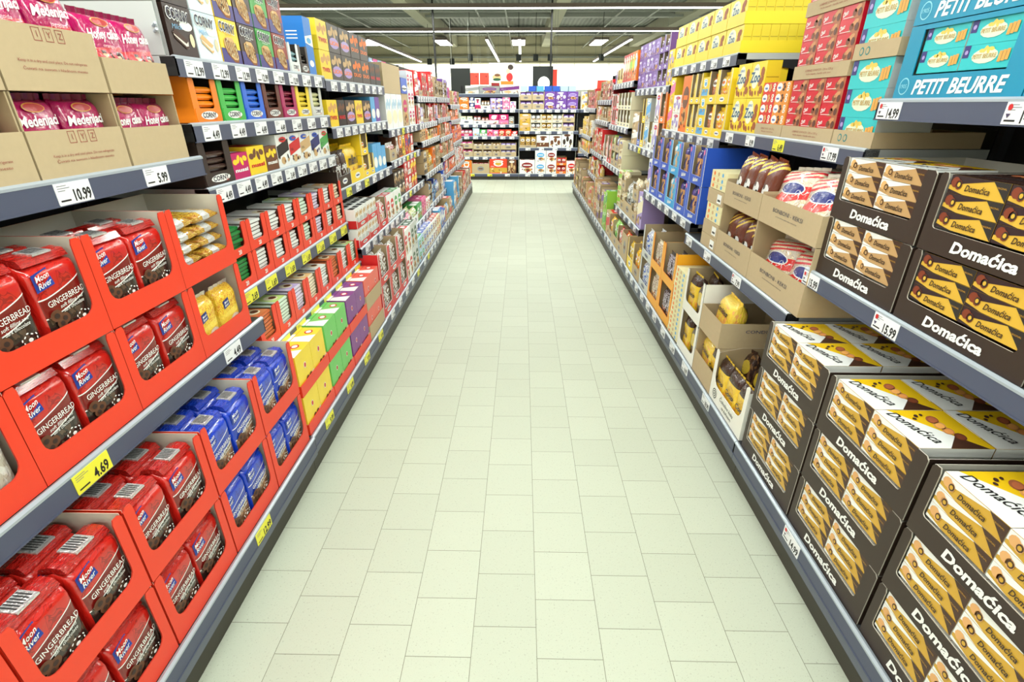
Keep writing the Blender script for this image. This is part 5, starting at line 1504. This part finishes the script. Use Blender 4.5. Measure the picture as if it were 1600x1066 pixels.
# ------------------------------------------------------------------ end wall of shelving across the aisle
EY = 11.5
ES = [
    [(0.13, EY, tags(3, 'w', '4.99', yl=(0, 1))), (0.477, EY + 0.03, tags(6, 'w', '4.99')), (0.887, EY + 0.05, tags(6, 'w', '4.99')), (1.12, EY + 0.05, tags(6, 'w', '4.99')), (1.408, EY + 0.05, tags(7, 'w', '4.99')), (1.70, EY + 0.05, [])],
    [(0.13, EY, tags(4, 'w', '4.99')), (0.66, EY + 0.04, tags(4, 'w', '4.99')), (0.99, EY + 0.05, tags(5, 'w', '4.99')), (1.408, EY + 0.05, tags(7, 'w', '4.99'))],
    [(0.13, EY, tags(4, 'w', '4.99')), (0.55, EY + 0.04, tags(4, 'w', '4.99')), (0.93, EY + 0.05, tags(5, 'w', '4.99')), (1.408, EY + 0.05, tags(7, 'w', '4.99'))]]
EX = [(-1.33, -0.07), (-0.065, 1.20), (1.205, 2.46)]
EB = ['back left bay', 'back middle bay', 'back right bay']
for i, (a, b) in enumerate(EX):
    unit('E', a, b, EB[i], ES[i], ('left', 'middle', 'right')[i] + ' bay of the black shelving across the end of the aisle', back=EY + 0.5, plinth=EY + 0.02, height=1.86 if i == 0 else 1.66)


def ER(b, s, items, x0=None):
    z, Y, _ = ES[b][s]
    row('E', Y, z, EB[b], SN[s], EX[b][0] + 0.012 if x0 is None else x0, items)


def gb(a, b, w, h, k=0, t=1, d=0.25): return (w + 0.008, R1(gbox(a, b, w, h, d, k)), t, h + 0.002)


def kt(a, b, w, h, n=2, t=1, lip=0.07, tr='kraft', bh=None): return (w + 0.006, R_pair(gtray(tr, w, h, lip=lip, post=0.012), gbag(a, b, round(w / n - 0.012, 3), bh or round(h * 0.8, 3)), n, w / n - 0.004), t, h + 0.003)


ER(0, 4, [gb('orange', 'white', 0.20, 0.125, 0, 2), gb('dark blue', 'white', 0.11, 0.115, 2, 2), gb('white', 'magenta', 0.12, 0.21, 2), kt('brown', 'cream', 0.19, 0.09, 3, 1, 0.07, 'white', 0.15), gb('lilac', 'white', 0.12, 0.105, 0, 2), gb('purple', 'white', 0.12, 0.105, 1, 2), gb('pink', 'white', 0.15, 0.12, 3, 2), gb('white', 'pink', 0.12, 0.15, 3)])
ER(0, 3, [kt('cream', 'green', 0.28, 0.10, 2, 1, 0.09, 'white', 0.14), kt('dark red', 'white', 0.16, 0.08, 2, 1, 0.07, 'white', 0.14), kt('brown', 'red', 0.16, 0.08, 2, 1, 0.07, 'white', 0.12), gb('magenta', 'white', 0.20, 0.19, 2), gb('magenta', 'pink', 0.20, 0.19, 2), gb('grey', 'pale grey', 0.11, 0.15, 0)])
ER(0, 2, [kt('magenta', 'white', 0.26, 0.07, 3, 1, 0.05, 'magenta', 0.11), gb('pale blue', 'white', 0.14, 0.16, 1), gb('green', 'white', 0.15, 0.13, 2), gb('pink', 'red', 0.12, 0.13, 3), gb('pink', 'white', 0.11, 0.12, 0), gb('red', 'cream', 0.13, 0.13, 0), gb('red orange', 'cream', 0.13, 0.13, 0), gb('red', 'white', 0.12, 0.10, 2)])
ER(0, 1, [kt('magenta', 'lilac', 0.26, 0.16, 2, 2, 0.10, 'kraft', 0.12), kt('brown', 'cream', 0.20, 0.14, 2, 2, 0.09, 'kraft', 0.11), kt('brown', 'white', 0.20, 0.14, 2, 2, 0.09, 'kraft', 0.11), kt('tan', 'brown', 0.17, 0.14, 2, 2, 0.09, 'kraft', 0.11), kt('lilac', 'grey', 0.34, 0.14, 3, 2, 0.09, 'kraft', 0.11)])
ER(0, 0, [gb('orange', 'orange', 0.22, 0.27, 2), kt('dark red', 'white', 0.38, 0.26, 3, 1, 0.20), gb('red orange', 'gold', 0.38, 0.30, 2), gb('brown', 'tan', 0.19, 0.29, 3)])
ER(0, 5, [gb('pale grey', 'grey', 0.28, 0.15, 1), gb('grey', 'violet', 0.42, 0.14, 0), gb('pale grey', 'violet', 0.40, 0.17, 1)], x0=-1.18)
ER(1, 3, [kt('purple', 'lilac', 0.25, 0.165, 2, 2, 0.10), kt('purple', 'lilac', 0.25, 0.165, 2, 2, 0.10), gb('purple', 'white', 0.225, 0.165, 0, 2), gb('purple', 'white', 0.225, 0.165, 3, 2), gb('purple', 'lilac', 0.225, 0.165, 0, 2)])
for i, c in enumerate(('pale blue', 'blue', 'light blue', 'blue', 'blue', 'pale blue', 'pale blue')):
    Frame('E', EY + 0.05, 0.04 + i * 0.165, 1.408 + 0.002 + 2 * 0.168, EB[1], SN[3]).put(gbox(c, 'pale blue', 0.15, 0.10, 0.2, 4), 0, 0.02, 0)
ER(1, 2, [gb('gold', 'tan', 0.22, 0.165, 1, 2), kt('dark brown', 'white', 0.22, 0.16, 2, 2, 0.05, 'cream', 0.14), kt('gold', 'brown', 0.22, 0.16, 2, 2, 0.05, 'cream', 0.14), kt('grey', 'white', 0.22, 0.16, 2, 2, 0.05, 'cream', 0.14), kt('purple', 'lilac', 0.25, 0.165, 2, 2, 0.09)])
ER(1, 1, [kt('gold', 'brown', 0.36, 0.24, 3, 1, 0.05, 'kraft', 0.2), gb('white', 'brown', 0.26, 0.25, 2), gb('white', 'brown', 0.26, 0.25, 3), gb('white', 'dark brown', 0.24, 0.29, 3)])
ER(1, 0, [gb('white', 'dark red', 0.33, 0.28, 0), gb('white', 'light blue', 0.23, 0.235, 0, 2), gb('white', 'dark red', 0.22, 0.235, 0, 2), kt('red', 'dark red', 0.21, 0.17, 2, 2, 0.05, 'orange', 0.14), gb('white', 'red', 0.21, 0.26, 0)])
ER(2, 3, [gb('cream', 'gold', 0.21, 0.165, 3, 2), gb('brown', 'cream', 0.2, 0.15, 2), gb('gold', 'cream', 0.2, 0.15, 2, 2), gb('cream', 'tan', 0.2, 0.15, 2, 2)])
ER(2, 2, [kt('brown', 'white', 0.3, 0.12, 4, 1, 0.08), kt('tan', 'brown', 0.3, 0.12, 3, 1, 0.08), gb('cream', 'tan', 0.2, 0.15, 2, 2)])
ER(2, 1, [kt('brown', 'tan', 0.3, 0.12, 3, 2, 0.09), kt('tan', 'brown', 0.3, 0.12, 3, 1, 0.08), gb('cream', 'tan', 0.2, 0.15, 2, 2)])
ER(2, 0, [gb('kraft', 'white', 0.3, 0.3, 2), gb('kraft', 'white', 0.3, 0.3, 2), gb('kraft', 'white', 0.3, 0.3, 2)])

# ------------------------------------------------------------------ lamps, signs and things beyond
GLOW = mat((250, 255, 250), 0.4, emit=7.0); HOUS = mat((120, 104, 96), 0.6)


def line_lamp(p0, p1, label, w=0.08, name='ceiling_light', wires=True, glow=GLOW, group=None):
    r = empty(name, ((p0[0] + p1[0]) / 2, (p0[1] + p1[1]) / 2, p0[2])); thing(r, label, 'ceiling light', group)
    ax = abs(p1[0] - p0[0]) > abs(p1[1] - p0[1])
    l = (abs(p1[0] - p0[0]) if ax else abs(p1[1] - p0[1])) / 2
    def bx(mb, a, b, z0, z1, m, e=0): mb.box(*((-a + e, a - e, -b, b) if ax else (-b, b, -a + e, a - e)), z0, z1, m)
    mb = MB(); bx(mb, l, w * 0.62, 0.012, 0.10, HOUS); mb.build('housing', r)
    mb = MB(); bx(mb, l, w * 0.5, -0.008, 0.0115, glow, 0.01); mb.build('diffuser', r)
    if wires:
        mb = MB(); k = -l + 0.4; st = 2.2 if ax else 2 * l - 0.9
        while k < l:
            mb.tube((k, 0, 0.1) if ax else (0, k, 0.1), (k, 0, CZ - p0[2] - 0.02) if ax else (0, k, CZ - p0[2] - 0.02), 0.006, steel, 5); k += st
        mb.build('suspension_wire', r)


line_lamp((-9, 14.4, LAMP_Z), (9, 14.4, LAMP_Z), 'long line of ceiling light across the top of the picture')
line_lamp((-9, 18.7, LAMP_Z), (9, 18.7, LAMP_Z), 'second line of ceiling light across the hall, just below the topmost one')
for yy in (-3.6, 0.9, 5.4, 9.9):
    line_lamp((-9, yy, LAMP_Z), (9, yy, LAMP_Z), 'line of ceiling light across the hall above the shelving', group='overhead lines of light')
for X, nm in ((-5.6, 'leftmost slanting light strip seen above the left shelving'), (-1.3, 'light strip running lengthwise left of the aisle centre'), (-0.12, 'light strip running lengthwise straight above the aisle'), (3.9, 'light strip running lengthwise above the right shelving')):
    line_lamp((X, 21.0, LAMP_Z), (X, 31.5, LAMP_Z), nm, w=0.09)
for X, nm in ((-7.7, 'leftmost square high ceiling lamp'), (-3.9, 'square high ceiling lamp left of the aisle'), (-0.2, 'square high ceiling lamp above the aisle'), (3.7, 'square high ceiling lamp on the right')):
    r = empty('high_bay_lamp', (X, 28.5, 4.2)); thing(r, nm, 'ceiling light')
    mb = MB(); mb.box(-0.34, 0.34, -1.2, 1.2, 0.02, 0.12, HOUS); mb.build('housing', r)
    mb = MB(); mb.box(-0.30, 0.30, -1.15, 1.15, 0, 0.019, GLOW); mb.build('diffuser', r)
    mb = MB(); mb.tube((0.25, -1, 0.12), (0.25, -1, CZ - 4.22), 0.008, steel, 5); mb.tube((0.25, 1, 0.12), (0.25, 1, CZ - 4.22), 0.008, steel, 5); mb.build('suspension_wire', r)
blk = mat((28, 32, 30), 0.7)


def flat(name, label, cat, x0, x1, y, z0, z1, m, extra=None, t=0.02):
    mb = MB(); mb.box(x0, x1, y, y + t, z0, z1, m)
    if z0 > 0.5:
        for x in (x0 + 0.03, x1 - 0.03): mb.tube((x, y + t / 2, z1), (x, y + t / 2, CZ - 0.01), 0.004, steel, 5)
    mb.P = lambda u, v, l: (x0 + u * (x1 - x0), y - l * 0.002, z0 + v * (z1 - z0))
    if extra: extra(mb)
    return thing(mb.build(name), label, cat)


def hung(name, label, x0, x1, y, z0, z1, px):
    r = empty(name, (px, y, z1)); thing(r, label, 'banner')
    mb = MB(); mb.box(x0 - px, x1 - px, -0.01, 0.01, z0 - z1, 0, blk); mb.build('banner_cloth', r)
    mb = MB(); mb.tube((0, -0.02, z0 - z1 + 0.2), (0, -0.02, CZ - z1 - 0.01), 0.022, mat('black', 0.5)); mb.build('pole', r)


hung('hanging_banner', 'black banner hanging from a pole above the middle of the back shelving', 0.27, 0.80, 14.9, 1.82, 2.40, 0.73)
flat('hanging_banner', 'black banner standing above the left end of the back shelving', 'banner', -1.90, -1.38, 15.0, 1.5, 2.36, blk)
mb = MB(); mb.tube((-2.27, 14.9, 1.9), (-2.27, 14.9, CZ - 0.01), 0.025, mat('black', 0.5)); thing(mb.build('pole'), 'black pole hanging down behind the left shelving', 'pole')
mb = MB(); mb.tube((0.56, 14.80, 2.0), (0.56, 14.83, 2.0), 0.155, mat((250, 250, 248), 0.4, emit=1.0), 28); thing(mb.build('round_lamp'), 'white glowing round disc in front of the black banner', 'lamp')
RD = mat((222, 60, 44), 0.6)
for x0, x1, nm in ((-1.86, -1.53, 'left one of two red square signs beyond the back shelving'), (-1.51, -1.18, 'right one of two red square signs beyond the back shelving')):
    flat('wall_sign', nm, 'sign', x0, x1, 20.0, 2.12, 2.50, RD, lambda mb: mb.ell(0.7, 0.7, 0.08, 0.08, mat('dark red', 0.6)))


def poster(mb):
    mb.ell(0.3, 0.42, 0.18, 0.10, mat('tan', 0.6)); mb.ell(0.3, 0.32, 0.16, 0.06, mat('dark green', 0.6), 2); mb.ell(0.32, 0.5, 0.12, 0.06, mat('brown', 0.6), 2)
    mb.rect(0.2, 0.78, 0.42, 0.82, mat('pale blue', 0.6)); mb.rect(0.08, 0.02, 0.4, 0.18, mat('dark red', 0.6)); mb.rect(0.45, 0.1, 0.95, 0.25, mat('orange', 0.6))
    mb.ell(0.84, 0.82, 0.11, 0.11, mat('dark brown', 0.6), 2); mb.ell(0.74, 0.66, 0.08, 0.1, mat((236, 190, 160), 0.6), 3); mb.ell(0.8, 0.42, 0.13, 0.18, mat('red', 0.6), 2)


flat('poster', 'white food poster above the back shelving', 'poster', -1.18, -0.28, 20.2, 2.05, 2.82, mat((240, 236, 222), 0.6), poster)
flat('wall_sign', 'narrow red sign behind the right edge of the black banner', 'sign', 0.90, 1.04, 17.0, 1.85, 2.44, RD)
flat('wall_sign', 'small red sign above the right end of the back shelving', 'sign', 2.25, 2.55, 17.0, 1.85, 2.15, RD)
for i, (x, y) in enumerate(((-3.9, 24), (-2.95, 24), (0.5, 22), (-0.15, 22), (-2.0, 22), (3.0, 22), (1.05, 22))):
    mb = MB(); mb.tube((x, y, 3.0), (x, y, 3.22), 0.10, blk, 12); mb.tube((x, y, 3.22), (x, y, CZ - 0.01), 0.01, blk, 5)
    thing(mb.build('pendant_spotlight'), 'small black pendant spotlight, ' + ('leftmost of', 'second from left of', 'fifth from left of', 'fourth from left of', 'third from left of', 'rightmost of', 'second from right of')[i] + ' those before the back wall', 'spotlight')
# white counter fronts in the deli at the far wall
flat('lit_display_case', 'bright white counter display along the back wall left of the aisle', 'display case', -6.0, -0.5, 30.5, 0.0, 2.2, mat((240, 240, 232), 0.5), None, 0.8)
flat('lit_display_case', 'bright white counter display along the back wall right of the aisle', 'display case', 0.2, 6.5, 30.5, 0.0, 2.2, mat((240, 240, 232), 0.5), None, 0.8)
finish_labels()
print('THINGS', len(REC), 'OBJ', len(bpy.data.objects))
